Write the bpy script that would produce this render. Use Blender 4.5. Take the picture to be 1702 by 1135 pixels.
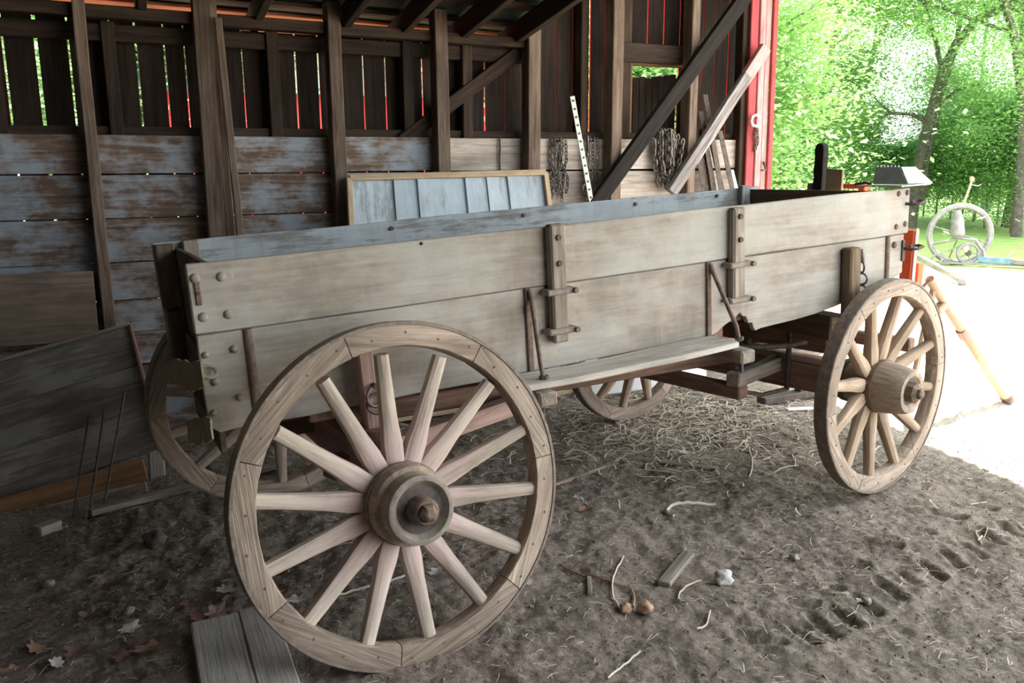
import bpy, bmesh, math, random
from mathutils import Vector, Matrix, noise

for o in list(bpy.data.objects): bpy.data.objects.remove(o)
scene = bpy.context.scene
COL = scene.collection
V = Vector
rnd = random.Random(7)

# ---------------------------------------------------------------- camera
FPX = 1405.46; CAM = V((-0.3263, -2.6822, 1.5401)); YAW, PITCH, ROLL = 0.489, 0.2047, -0.0061
cy_, sy_, cp_, sp_ = math.cos(YAW), math.sin(YAW), math.cos(PITCH), math.sin(PITCH)
FW = V((sy_*cp_, cy_*cp_, -sp_)); RT0 = V((cy_, -sy_, 0)); UP0 = RT0.cross(FW)
RT = RT0*math.cos(ROLL) + UP0*math.sin(ROLL); UP = -RT0*math.sin(ROLL) + UP0*math.cos(ROLL)
cd = bpy.data.cameras.new('camera'); cam = bpy.data.objects.new('camera', cd); COL.objects.link(cam)
cd.sensor_width = 36; cd.lens = FPX*36/1702; cd.clip_start = .02; cd.clip_end = 400
cam.matrix_world = Matrix(((RT.x, UP.x, -FW.x, CAM.x), (RT.y, UP.y, -FW.y, CAM.y), (RT.z, UP.z, -FW.z, CAM.z), (0, 0, 0, 1)))
scene.camera = cam
def ray(px, py): return FW + RT*((px-851)/FPX) - UP*((py-567.5)/FPX)
def atZ(px, py, z=0.): d = ray(px, py); return CAM + d*((z-CAM.z)/d.z)
def atY(px, py, y): d = ray(px, py); return CAM + d*((y-CAM.y)/d.y)
def atX(px, py, x): d = ray(px, py); return CAM + d*((x-CAM.x)/d.x)

# ---------------------------------------------------------------- world, sun, exposure
wd = bpy.data.worlds.new('world'); scene.world = wd; wd.use_nodes = True
bg = wd.node_tree.nodes['Background']; bg.inputs[0].default_value = (.90, .95, 1., 1); bg.inputs[1].default_value = 1.6
sd = bpy.data.lights.new('sun', 'SUN'); sd.energy = 6.5; sd.angle = .009; sd.color = (1, .93, .82)
sun = bpy.data.objects.new('sun', sd); COL.objects.link(sun)
SUN = V((.27, .10, .92)).normalized()
sun.rotation_euler = SUN.to_track_quat('Z', 'Y').to_euler(); sun.location = (8, 2, 20)
vs = scene.view_settings; vs.view_transform = 'Standard'; vs.look = 'None'; vs.gamma = 1; vs.use_curve_mapping = False
vs.exposure = 1.9

# ---------------------------------------------------------------- materials
def new_mat(name):
    m = bpy.data.materials.new(name); m.use_nodes = True
    nt = m.node_tree; b = nt.nodes['Principled BSDF']; return m, nt, b
def nd(nt, t, **k):
    n = nt.nodes.new(t)
    for a, v in k.items(): setattr(n, a, v)
    return n
def ramp(nt, src, stops):
    r = nd(nt, 'ShaderNodeValToRGB'); e = r.color_ramp.elements
    while len(e) < len(stops): e.new(.5)
    for el, (p, c) in zip(e, stops):
        el.position = p; el.color = (*c, 1) if len(c) == 3 else c
    nt.links.new(src, r.inputs[0]); return r.outputs[0]
def mixc(nt, fac, a, b, mode='MIX'):
    m = nd(nt, 'ShaderNodeMix', data_type='RGBA', blend_type=mode)
    for s, v in ((m.inputs[0], fac), (m.inputs[6], a), (m.inputs[7], b)):
        if hasattr(v, 'links') or hasattr(v, 'is_linked'): nt.links.new(v, s)
        else: s.default_value = v if not isinstance(v, tuple) else (*v, 1)
    return m.outputs[2]
def coords(nt, scale, rand=True):
    tc = nd(nt, 'ShaderNodeTexCoord'); oi = nd(nt, 'ShaderNodeObjectInfo')
    add = nd(nt, 'ShaderNodeVectorMath', operation='ADD')
    mul = nd(nt, 'ShaderNodeMath', operation='MULTIPLY'); mul.inputs[1].default_value = 17.3 if rand else 0
    nt.links.new(oi.outputs['Random'], mul.inputs[0])
    nt.links.new(tc.outputs['Object'], add.inputs[0]); nt.links.new(mul.outputs[0], add.inputs[1])
    outs = []
    for s in scale:
        mp = nd(nt, 'ShaderNodeMapping'); mp.inputs['Scale'].default_value = s
        nt.links.new(add.outputs[0], mp.inputs[0]); outs.append(mp.outputs[0])
    return outs, oi.outputs['Random'], tc
def noise_n(nt, vec, scale, detail=5, rough=.6, dist=0):
    n = nd(nt, 'ShaderNodeTexNoise'); n.inputs['Scale'].default_value = scale; n.inputs['Detail'].default_value = detail
    n.inputs['Roughness'].default_value = rough; n.inputs['Distortion'].default_value = dist
    nt.links.new(vec, n.inputs['Vector']); return n.outputs[0]
def wood(name, dark, light, paint=None, amt=.5, streak=None, bump=.35, rough=.85, vary=.35, fine=1., pink=None, patch=2.2, gmix=.55, soft=.09, stretch=(1.1, 2.6, 2.6), drips=False):
    """Weathered wood with the grain along local x; optional remains of paint, dirt streaks across the grain."""
    m, nt, b = new_mat(name)
    (g, big, fl), rv, tc = coords(nt, [(1.6, 26*fine, 26*fine), stretch, (2.5, 90, 90)])
    gr = noise_n(nt, g, 1.7, 7, .65, .6); bn = noise_n(nt, big, patch, 5, .65)
    col = ramp(nt, gr, [(.3, dark), (.72, light)])
    blot = ramp(nt, bn, [(.32, (.62, .6, .58)), (.62, (1.08, 1.06, 1.04))])
    col = mixc(nt, 1., col, blot, 'MULTIPLY')
    if paint:
        gb = nd(nt, 'ShaderNodeMath', operation='MULTIPLY_ADD'); gb.inputs[1].default_value = gmix
        nt.links.new(gr, gb.inputs[0]); nt.links.new(bn, gb.inputs[2])
        msk = ramp(nt, gb.outputs[0], [(.53+gmix-amt*.55, (0, 0, 0)), (min(1., .53+gmix+soft-amt*.55), (1, 1, 1))])
        pv = mixc(nt, .55, paint, ramp(nt, noise_n(nt, big, 5, 6, .7), [(.3, tuple(c*.66 for c in paint)), (.7, tuple(min(1, c*1.2) for c in paint))]))
        col = mixc(nt, msk, col, pv)
    if streak:
        (sv,), _, _ = coords(nt, [(14, 1.2, 1.2)])
        sm = ramp(nt, noise_n(nt, sv, 1.6, 5, .7), [(.5, (0, 0, 0)), (.78, (.75, .75, .75))])
        col = mixc(nt, sm, col, streak)
    if drips:
        (dv,), _, _ = coords(nt, [(55, 9, 9)])
        dm = ramp(nt, noise_n(nt, dv, 1.0, 2, .5), [(.74, (0, 0, 0)), (.78, (.8, .8, .8))])
        col = mixc(nt, dm, col, (.78, .76, .70))
    if pink:
        sx = nd(nt, 'ShaderNodeSeparateXYZ'); nt.links.new(tc.outputs['Object'], sx.inputs[0])
        a = nd(nt, 'ShaderNodeMath', operation='MULTIPLY_ADD'); a.inputs[1].default_value = -1.5; a.inputs[2].default_value = .44
        nt.links.new(sx.outputs[0], a.inputs[0])
        a2 = nd(nt, 'ShaderNodeMath', operation='ADD'); nt.links.new(a.outputs[0], a2.inputs[0]); nt.links.new(gr, a2.inputs[1])
        col = mixc(nt, ramp(nt, a2.outputs[0], [(.55, (0, 0, 0)), (.95, (.8, .8, .8))]), col, pink)
    vr = nd(nt, 'ShaderNodeMapRange'); vr.inputs[3].default_value = 1-vary*.6; vr.inputs[4].default_value = 1+vary*.4
    nt.links.new(rv, vr.inputs[0])
    col = mixc(nt, 1., col, vr.outputs[0], 'MULTIPLY')
    nt.links.new(col, b.inputs['Base Color']); b.inputs['Roughness'].default_value = rough
    b.inputs['Specular IOR Level'].default_value = .25
    bp = nd(nt, 'ShaderNodeBump'); bp.inputs['Strength'].default_value = bump; bp.inputs['Distance'].default_value = .006
    h = nd(nt, 'ShaderNodeMath', operation='ADD'); nt.links.new(gr, h.inputs[0]); nt.links.new(noise_n(nt, fl, 1.2, 4, .6), h.inputs[1])
    nt.links.new(h.outputs[0], bp.inputs['Height']); nt.links.new(bp.outputs[0], b.inputs['Normal'])
    return m
def rough_mat(name, c1, c2, scale=14, rough=.8, metal=0., bump=.3, c3=None, dist=.004, spec=.3):
    m, nt, b = new_mat(name)
    (v,), rv, tc = coords(nt, [(1, 1, 1)])
    n = noise_n(nt, v, scale, 7, .7)
    col = ramp(nt, n, [(.3, c1), (.68, c2)])
    if c3: col = mixc(nt, ramp(nt, noise_n(nt, v, scale*.35, 5, .65), [(.48, (0, 0, 0)), (.62, (1, 1, 1))]), col, c3)
    nt.links.new(col, b.inputs['Base Color']); b.inputs['Roughness'].default_value = rough; b.inputs['Metallic'].default_value = metal
    b.inputs['Specular IOR Level'].default_value = spec
    bp = nd(nt, 'ShaderNodeBump'); bp.inputs['Strength'].default_value = bump; bp.inputs['Distance'].default_value = dist
    nt.links.new(n, bp.inputs['Height']); nt.links.new(bp.outputs[0], b.inputs['Normal'])
    return m
def leaf_mat(name, c1, c2, trans=.45):
    m, nt, b = new_mat(name); nt.nodes.remove(b); out = nt.nodes['Material Output']
    tc = nd(nt, 'ShaderNodeTexCoord'); oi = nd(nt, 'ShaderNodeObjectInfo')
    n = noise_n(nt, tc.outputs['Object'], 1.4, 4, .7)
    col = ramp(nt, n, [(.32, c1), (.66, c2)])
    vr = nd(nt, 'ShaderNodeMapRange'); vr.inputs[3].default_value = .75; vr.inputs[4].default_value = 1.2
    nt.links.new(oi.outputs['Random'], vr.inputs[0]); col = mixc(nt, 1., col, vr.outputs[0], 'MULTIPLY')
    d = nd(nt, 'ShaderNodeBsdfDiffuse'); t = nd(nt, 'ShaderNodeBsdfTranslucent'); mx = nd(nt, 'ShaderNodeMixShader'); mx.inputs[0].default_value = trans
    nt.links.new(col, d.inputs[0]); nt.links.new(col, t.inputs[0]); nt.links.new(d.outputs[0], mx.inputs[1]); nt.links.new(t.outputs[0], mx.inputs[2])
    nt.links.new(mx.outputs[0], out.inputs[0]); return m

M = dict(
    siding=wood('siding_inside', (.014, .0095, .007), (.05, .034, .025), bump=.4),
    post=wood('post_wood', (.10, .069, .053), (.28, .212, .163), bump=.4),
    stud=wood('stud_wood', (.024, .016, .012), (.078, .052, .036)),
    wains=wood('wainscot_plank', (.13, .085, .06), (.34, .25, .19), paint=(.36, .40, .44), amt=.42, bump=.7, vary=.3, gmix=.3, soft=.16, stretch=(1.6, 2.4, 2.4)),
    wains_bare=wood('bare_plank', (.34, .285, .24), (.74, .68, .62), paint=(.62, .63, .63), amt=.15, gmix=.3, soft=.2, bump=.7, vary=.2),
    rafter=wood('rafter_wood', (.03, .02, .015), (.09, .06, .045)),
    eave=wood('eave_sheathing', (.45, .22, .10), (.70, .40, .22), bump=.2),  # orange wood, with sunlight bounced from outside put into the colour
    lath=wood('lath_wood', (.05, .033, .024), (.15, .10, .07)),
    box=wood('wagon_box_board', (.34, .305, .26), (.48, .445, .395), paint=(.43, .44, .41), amt=.42, streak=(.42, .34, .265), bump=.22, vary=.06, patch=1.5, gmix=.2, soft=.28, stretch=(1.2, 1.7, 1.7), drips=True),
    box_in=wood('wagon_box_inner', (.25, .26, .25), (.40, .43, .43), paint=(.42, .47, .49), amt=.7, streak=(.28, .25, .22), bump=.25, vary=.1),
    box_end=wood('wagon_end_board', (.10, .075, .05), (.24, .18, .125), bump=.4),
    gear=wood('running_gear_wood', (.16, .095, .07), (.34, .215, .16), bump=.35, vary=.2),
    gear_pink=wood('faded_red_gear', (.34, .22, .19), (.58, .42, .37), bump=.35, vary=.15),
    grey=wood('grey_bracket_wood', (.17, .145, .12), (.42, .37, .31), bump=.45, vary=.15),
    rim=wood('felloe_wood', (.25, .19, .145), (.60, .50, .41), bump=.9, vary=.22, fine=1.4),
    spoke=wood('spoke_wood', (.40, .335, .27), (.68, .60, .52), bump=.35, vary=.15, pink=(.62, .45, .43)),
    spoke_plain=wood('bare_spoke_wood', (.30, .225, .16), (.56, .44, .33), bump=.3, vary=.18),
    hub=wood('hub_wood', (.26, .20, .15), (.52, .43, .35), bump=.5, vary=.1),
    iron=rough_mat('dark_iron', (.045, .038, .034), (.13, .105, .09), 30, .62, .35, .4),
    rust=rough_mat('rusty_iron', (.10, .068, .05), (.25, .185, .145), 34, .75, .2, .5),
    dusty=rough_mat('dusty_iron', (.20, .165, .135), (.36, .315, .265), 30, .8, .1, .4),
    tire=rough_mat('worn_tire_iron', (.13, .10, .08), (.30, .25, .205), 40, .7, .25, .5),
    chain=rough_mat('chain_iron', (.09, .075, .065), (.27, .24, .215), 40, .5, .6, .3),
    red=wood('red_paint', (.38, .06, .065), (.60, .14, .15), paint=(.52, .09, .10), amt=.6, bump=.35, vary=.1),
    redplain=rough_mat('red_barn_paint', (.55, .04, .035), (.8, .08, .07), 6, .7),
    redwhite=wood('faded_pink_red', (.55, .18, .19), (.80, .55, .54), paint=(.60, .16, .17), amt=.40, bump=.35, vary=.1),
    black=wood('blackened_brace', (.008, .0065, .006), (.034, .027, .023), bump=.35),
    whitewood=wood('whitened_brace', (.11, .09, .085), (.60, .57, .58), bump=.6),
    slate=wood('blue_grey_board', (.36, .42, .46), (.52, .58, .62), paint=(.46, .54, .60), amt=.75, bump=.2, vary=.14),
    pale=wood('pale_frame_wood', (.42, .31, .2), (.66, .52, .36), bump=.3, vary=.1),
    ply=wood('dusty_plywood', (.15, .143, .13), (.32, .30, .275), paint=(.30, .29, .265), amt=.6, bump=.25, vary=.1),
    ply2=wood('brown_plywood', (.15, .115, .09), (.28, .22, .175), bump=.25, vary=.1),
    orangewood=wood('orange_plank', (.22, .11, .055), (.42, .235, .125), bump=.4),
    pinkplank=wood('pale_pink_plank', (.26, .19, .16), (.46, .37, .33), bump=.4),
    greyplank=wood('grey_floor_plank', (.28, .265, .235), (.52, .50, .455), bump=.5, vary=.15),
    step=wood('dusty_step_board', (.42, .385, .34), (.66, .62, .56), bump=.5, vary=.05),
    oldboard=wood('pale_split_board', (.40, .39, .355), (.66, .645, .60), bump=.5, vary=.1),
    burlap=rough_mat('crumbling_board', (.20, .16, .10), (.38, .32, .22), 25, .95, 0, .8),
    tin=rough_mat('green_roof_tin', (.03, .055, .04), (.07, .12, .085), 5, .6, .1, .1),
    tpost=rough_mat('pale_green_steel', (.42, .52, .40), (.74, .80, .66), 30, .5, .1, .2, c3=(.75, .72, .6)),
    rusty_tpost=rough_mat('brown_steel_post', (.04, .029, .022), (.15, .11, .085), 30, .6, .2, .3),
    steelgrey=rough_mat('grey_tin', (.34, .35, .36), (.52, .53, .53), 12, .45, .3, .15),
    white=rough_mat('white_enamel', (.75, .75, .74), (.86, .86, .85), 10, .4, 0, .05),
    orange=rough_mat('orange_paint', (.75, .09, .03), (.92, .16, .06), 5, .45, 0, .05),
    machine=rough_mat('mower_grey', (.16, .15, .155), (.34, .32, .32), 9, .6, .2, .3),
    mblue=rough_mat('mower_blue_pole', (.10, .19, .28), (.24, .34, .42), 9, .6, 0, .2),
    cardboard=wood('tan_board', (.40, .31, .22), (.56, .45, .34), bump=.15),
    stone=rough_mat('pale_stone', (.42, .40, .38), (.80, .78, .75), 40, .9, 0, .9, dist=.01),
    nut=rough_mat('brown_nut', (.22, .13, .08), (.46, .30, .2), 40, .8, 0, .5),
    straw=rough_mat('straw', (.34, .28, .21), (.68, .61, .51), 3, .8, 0, 0),
    leaf1=rough_mat('brown_leaf', (.24, .13, .09), (.46, .28, .20), 18, .75, 0, .3),
    leaf2=rough_mat('purple_brown_leaf', (.20, .125, .115), (.36, .235, .215), 18, .75, 0, .3),
    leaf3=rough_mat('pale_leaf', (.46, .40, .37), (.70, .64, .60), 18, .7, 0, .3),
    bark=rough_mat('bark', (.07, .06, .055), (.20, .17, .15), 9, .9, 0, .8, dist=.03),
    fol1=leaf_mat('foliage_bright', (.27, .50, .15), (.48, .70, .28), .55),
    fol2=leaf_mat('foliage_deep', (.24, .44, .18), (.46, .68, .30), .5),
    fol3=leaf_mat('foliage_blue_green', (.22, .44, .22), (.42, .64, .36), .5),
)
# dirt floor, gravel yard and lawn in one ground material, blended by place
def ground_mat():
    m, nt, b = new_mat('dirt_ground')
    tc = nd(nt, 'ShaderNodeTexCoord'); P = tc.outputs['Object']
    n1 = noise_n(nt, P, 3.2, 8, .72); n2 = noise_n(nt, P, 38, 6, .75); n3 = noise_n(nt, P, .9, 4, .6)
    c = ramp(nt, n1, [(.36, (.115, .088, .068)), (.64, (.30, .248, .203))])
    c = mixc(nt, .55, c, ramp(nt, n2, [(.38, (.07, .054, .042)), (.62, (.42, .36, .305))]))
    c = mixc(nt, ramp(nt, n3, [(.45, (0, 0, 0)), (.7, (.5, .5, .5))]), c, (.30, .25, .208))
    sx = nd(nt, 'ShaderNodeSeparateXYZ'); nt.links.new(P, sx.inputs[0])
    def step(src, lo, hi):
        r = nd(nt, 'ShaderNodeMapRange', interpolation_type='SMOOTHSTEP'); r.inputs[1].default_value = lo; r.inputs[2].default_value = hi
        nt.links.new(src, r.inputs[0]); return r.outputs[0]
    c = mixc(nt, step(sx.outputs[0], 3.4, 4.6), c, ramp(nt, n2, [(.35, (.46, .40, .33)), (.66, (.66, .58, .49))]))
    # lawn beyond the gravel yard
    ad = nd(nt, 'ShaderNodeMath', operation='MULTIPLY_ADD'); ad.inputs[1].default_value = .55; nt.links.new(sx.outputs[1], ad.inputs[0]); nt.links.new(sx.outputs[0], ad.inputs[2])
    wv = nd(nt, 'ShaderNodeMath', operation='MULTIPLY_ADD'); wv.inputs[1].default_value = 5.; nt.links.new(n3, wv.inputs[0]); nt.links.new(ad.outputs[0], wv.inputs[2])
    c = mixc(nt, step(wv.outputs[0], 15., 17.5), c, ramp(nt, n1, [(.35, (.24, .36, .10)), (.66, (.42, .55, .20))]))
    nt.links.new(c, b.inputs['Base Color']); b.inputs['Roughness'].default_value = .95; b.inputs['Specular IOR Level'].default_value = .15
    bp = nd(nt, 'ShaderNodeBump'); bp.inputs['Strength'].default_value = 1.; bp.inputs['Distance'].default_value = .03
    h = nd(nt, 'ShaderNodeMath', operation='MULTIPLY_ADD'); h.inputs[1].default_value = .35; nt.links.new(n2, h.inputs[0]); nt.links.new(n1, h.inputs[2])
    nt.links.new(h.outputs[0], bp.inputs['Height']); nt.links.new(bp.outputs[0], b.inputs['Normal'])
    return m
M['ground'] = ground_mat()

# ---------------------------------------------------------------- object helpers
WM = {}
def put(name, me, mat, parent=None, mw=None, label=None, cat=None, group=None, kind=None):
    o = bpy.data.objects.new(name, me); COL.objects.link(o)
    mw = mw or Matrix.Identity(4); WM[o.name] = mw.copy()
    if me is not None and mat is not None and not me.materials:
        for mm in (mat if isinstance(mat, (list, tuple)) else [mat]): me.materials.append(mm)
    if parent is not None:
        o.parent = parent; o.matrix_basis = WM[parent.name].inverted() @ mw
    else: o.matrix_basis = mw
    for k, v in (('label', label), ('category', cat), ('group', group), ('kind', kind)):
        if v: o[k] = v
    return o
def thing(name, label, cat, loc=(0, 0, 0), group=None, kind=None, parent=None):
    return put(name, None, None, parent, Matrix.Translation(V(loc)), label, cat, group, kind)
def copy_tree(o, parent, mw):
    """Copy a thing or part and its children (sharing meshes) to a new world matrix."""
    c = o.copy(); COL.objects.link(c); WM[c.name] = mw.copy(); c.parent = parent
    c.matrix_basis = (WM[parent.name].inverted() @ mw) if parent else mw
    old = WM[o.name].inverted()
    for ch in [x for x in bpy.data.objects if x.parent == o]: copy_tree(ch, c, mw @ old @ WM[ch.name])
    return c
def mesh_of(bm, name='mesh', smooth=False):
    me = bpy.data.meshes.new(name); bm.normal_update(); bm.to_mesh(me); bm.free()
    if smooth:
        for p in me.polygons: p.use_smooth = True
    return me
def box_me(lx, ly, lz, bev=.004, segs=1, jit=0., seed=0):
    bm = bmesh.new(); bmesh.ops.create_cube(bm, size=1)
    for v in bm.verts: v.co = V((v.co.x*lx, v.co.y*ly, v.co.z*lz))
    if bev: bmesh.ops.bevel(bm, geom=bm.edges[:], offset=min(bev, min(lx, ly, lz)*.3), segments=1, affect='EDGES')
    if segs > 1:
        for i in range(1, segs):
            x = -lx/2 + lx*i/segs
            bmesh.ops.bisect_plane(bm, geom=bm.verts[:]+bm.edges[:]+bm.faces[:], plane_co=(x, 0, 0), plane_no=(1, 0, 0))
        for v in bm.verts:
            n = noise.noise_vector(V((v.co.x*2.3+seed*7.1, v.co.y*3+seed, v.co.z*3))) ; v.co += V((0, n.y, n.z))*jit
    return mesh_of(bm)
def frame_m(o, x, up):
    x = x.normalized(); z = (up - x*up.dot(x)).normalized(); y = z.cross(x)
    return Matrix(((x.x, y.x, z.x, o.x), (x.y, y.y, z.y, o.y), (x.z, y.z, z.z, o.z), (0, 0, 0, 1)))
def beam(name, p0, p1, w, t, mat, parent=None, up=V((0, 0, 1)), bev=.005, segs=1, jit=0., **k):
    """Squared timber from p0 to p1: t thick along up, w wide across."""
    p0, p1 = V(p0), V(p1); d = p1-p0
    return put(name, box_me(d.length, w, t, bev, segs, jit, rnd.random()*50), mat, parent, frame_m((p0+p1)/2, d, V(up)), **k)
def lathe_me(prof, n=24, smooth=True):
    """Revolve (a, r) pairs about local x."""
    vs_, fs = [], []
    for a, r in prof:
        for i in range(n):
            t = 2*math.pi*i/n; vs_.append((a, r*math.cos(t), r*math.sin(t)))
    for k in range(len(prof)-1):
        for i in range(n):
            j = (i+1) % n; fs.append((k*n+i, k*n+j, (k+1)*n+j, (k+1)*n+i))
    fs.append(tuple(range(n))[::-1]); fs.append(tuple((len(prof)-1)*n+i for i in range(n)))
    me = bpy.data.meshes.new('lathe'); me.from_pydata(vs_, [], fs)
    if smooth:
        for p in me.polygons: p.use_smooth = len(p.vertices) == 4
        me.set_sharp_from_angle(angle=.7)
    return me
def rod(name, p0, p1, r, mat, parent=None, n=10, r1=None, **k):
    p0, p1 = V(p0), V(p1); d = p1-p0; L = d.length
    up = V((0, 0, 1)) if abs(d.normalized().z) < .9 else V((1, 0, 0))
    return put(name, lathe_me([(0, r), (L, r if r1 is None else r1)], n), mat, parent, frame_m(p0, d, up), **k)
def tube_geo(pts, r, n=6, closed=False):
    pts = [V(p) for p in pts]; N = len(pts); vs_, fs = [], []; prev = None
    for i, p in enumerate(pts):
        a = pts[(i-1) % N] if (closed or i) else pts[0]; b = pts[(i+1) % N] if (closed or i < N-1) else pts[-1]
        t = (b-a).normalized(); ref = prev if prev is not None else (V((0, 0, 1)) if abs(t.z) < .85 else V((1, 0, 0)))
        u = (ref - t*ref.dot(t)).normalized(); prev = u; w = t.cross(u); rr = r[i] if isinstance(r, (list, tuple)) else r
        for k in range(n):
            an = 2*math.pi*k/n; vs_.append(p + (u*math.cos(an)+w*math.sin(an))*rr)
    for i in range(N if closed else N-1):
        for k in range(n):
            a, b = i*n+k, i*n+(k+1) % n; c, d = ((i+1) % N)*n+(k+1) % n, ((i+1) % N)*n+k; fs.append((a, b, c, d))
    if not closed: fs += [tuple(range(n))[::-1], tuple((N-1)*n+k for k in range(n))]
    return vs_, fs
def geo_me(parts, smooth=True):
    vs_, fs = [], []
    for v, f in parts:
        o = len(vs_); vs_ += [tuple(x) for x in v]; fs += [tuple(i+o for i in ff) for ff in f]
    me = bpy.data.meshes.new('geo'); me.from_pydata(vs_, [], fs)
    if smooth:
        for p in me.polygons: p.use_smooth = True
        me.set_sharp_from_angle(angle=.9)
    return me
def tube(name, pts, r, mat, parent=None, n=7, closed=False, **k):
    o = V(pts[0]); return put(name, geo_me([tube_geo([V(p)-o for p in pts], r, n, closed)]), mat, parent, Matrix.Translation(o), **k)
def prism_me(poly, t, bev=.003):
    """Outline in local x, z extruded along local y from 0 to t."""
    bm = bmesh.new(); a = [bm.verts.new((x, 0, z)) for x, z in poly]; f = bm.faces.new(a)
    r = bmesh.ops.extrude_face_region(bm, geom=[f])
    for v in r['geom']:
        if isinstance(v, bmesh.types.BMVert): v.co.y += t
    bmesh.ops.recalc_face_normals(bm, faces=bm.faces[:])
    if bev: bmesh.ops.bevel(bm, geom=[e for e in bm.edges if e.is_manifold and abs(e.calc_face_angle(0)) > .6], offset=bev, segments=1, affect='EDGES')
    return mesh_of(bm)

# ---------------------------------------------------------------- ground
TRACK = []
for cs, (dx, dy) in ((((1262, 1062), (1300, 1034), (1345, 1006), (1362, 970), (1410, 938), (1462, 908), (1520, 880), (1575, 856), (1628, 836)), (27, 5)),
                     (((1335, 1055), (1370, 1040), (1405, 1024), (1440, 1004), (1478, 984), (1512, 966), (1548, 948), (1582, 930), (1615, 913), (1648, 897), (1680, 882)), (17, 12))):
    for px, py in cs:
        f = (py-420)/600*1.2; a, b = atZ(px-dx*f, py-dy*f), atZ(px+dx*f, py+dy*f); TRACK.append((a.x, a.y, b.x, b.y, .021 if dx > 20 else .0155))
def gz(x, y):
    z = .022*noise.noise(V((x*1.3, y*1.3, 2.))) + .018*noise.noise(V((x*4.1, y*4.1, 5.)))
    z += .013*noise.fractal(V((x*12, y*12, 1.)), .75, 2.1, 4)
    f = max(0., min(1., (6.5-max(abs(x-1.5), abs(y)))/2)); z *= f
    if 1.3 < x < 3.8 and -1.3 < y < -.1:
        for ax, ay, bx, by, wd_ in TRACK:
            if min(ax, bx)-.07 < x < max(ax, bx)+.07 and min(ay, by)-.07 < y < max(ay, by)+.07:
                vx, vy = bx-ax, by-ay; l2 = vx*vx+vy*vy; t = max(0., min(1., ((x-ax)*vx+(y-ay)*vy)/l2)); L = math.sqrt(l2)
                w = ((x-ax)*vy-(y-ay)*vx)/L; e = math.hypot(x-ax-vx*t, y-ay-vy*t)
                k = .75+.4*noise.noise(V((x*9, y*9, 3.))); z -= .027*k*math.exp(-(e/wd_)**2); z += .009*k*math.exp(-((e-wd_-.018)/.014)**2)
    return z
def axis_pts(a, b, fa_, fb_, fine, coarse):
    out = [a]
    while out[-1] < b-1e-6:
        st_ = fine if fa_ <= out[-1] < fb_ else coarse; out.append(min(b, out[-1]+st_))
    return out
def grid_me(x0, x1, y0, y1, fz):
    xs, ys = axis_pts(x0, x1, -.4, 3.7, .011, .04), axis_pts(y0, y1, -1.3, 1.0, .012, .04); nx, ny = len(xs)-1, len(ys)-1; fs = []
    vs_ = [(x, y, fz(x, y)) for y in ys for x in xs]
    for j in range(ny):
        for i in range(nx):
            a = j*(nx+1)+i; fs.append((a, a+1, a+nx+2, a+nx+1))
    me = bpy.data.meshes.new('grid'); me.from_pydata(vs_, [], fs)
    for p in me.polygons: p.use_smooth = True
    return me
FX0, FX1, FY0, FY1 = -3.0, 6.0, -4.5, 4.5
floor = put('floor', grid_me(FX0, FX1, FY0, FY1, gz), M['ground'], kind='structure', label='trampled brown dirt floor of the open barn')
def frame_ring(R):
    vs_ = [(FX0, FY0, 0), (FX1, FY0, 0), (FX1, FY1, 0), (FX0, FY1, 0), (-R, -R, 0), (R, -R, 0), (R, R, 0), (-R, R, 0)]
    fs = [(4, 5, 1, 0), (5, 6, 2, 1), (6, 7, 3, 2), (7, 4, 0, 3)]
    me = bpy.data.meshes.new('yard'); me.from_pydata(vs_, [], fs); return me
put('yard_ground', frame_ring(90), M['ground'], kind='structure', label='sunlit gravel yard running out to green lawn')

# ---------------------------------------------------------------- barn shell
WYAW = -.057; WB = 2.657
WD = V((math.cos(WYAW), math.sin(WYAW), 0)); WN = V((-WD.y, WD.x, 0))     # along the wall, outward
def wp(x, z, off=0.):
    """Point on the back wall: world x of the wainscot face, height, distance outward."""
    return V((x, WB+math.tan(WYAW)*x, z)) + WN*off
def wall_px(px, py, off=0.):
    d = ray(px, py); t = math.tan(WYAW); b = WB + off/math.cos(WYAW)
    k = (b + t*CAM.x - CAM.y)/(d.y - t*d.x); return CAM + d*k
wall = thing('wall_back', 'board wall of the barn with posts and gapped siding', None, wp(1.5, 0), kind='structure'); 
PX = [-1.45, -.80, -.13, .505, 1.243, 1.912, 2.567, 3.205, 3.845]
PWID = [.1, .1, .062, .095, .08, .085, .09, .085, .07]
for i, (x, w) in enumerate(zip(PX, PWID)):
    beam('post', wp(x+.012*(i % 3-1), 0, -.062), wp(x+(.02 if i == 2 else 0), 2.5 if i < 6 else 3.5, -.062), w, .115, M['post'], wall, up=WN, segs=6, jit=.006)
beam('post', wp(.585, .0, -.07), wp(.56, 2.5, -.06), .05, .09, M['post'], wall, up=WN)
# horizontal wainscot planks behind the posts
zs = [1.725, 1.508, 1.262, 1.01, .79, .60, .40, .20, .0]
for r in range(8):
    cuts = [-2.6, -.13 if r % 2 else -.8, 1.243, 2.567 if r else 1.912, 4.45] if r < 6 else [-2.6, .5, 2.567, 4.45]
    for a, b in zip(cuts, cuts[1:]):
        mat = M['wains'] if b < 2.0 else M['wains_bare']
        dz = -.012 if a > 2.4 else 0
        beam('plank', wp(a+.003, (zs[r]+zs[r+1])/2+rnd.uniform(-.004, .004), .012), wp(b-.003, (zs[r]+zs[r+1])/2+dz+rnd.uniform(-.004, .004), .012),
             zs[r]-zs[r+1]-.006, .022, mat, wall, up=WN, bev=.003)
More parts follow.
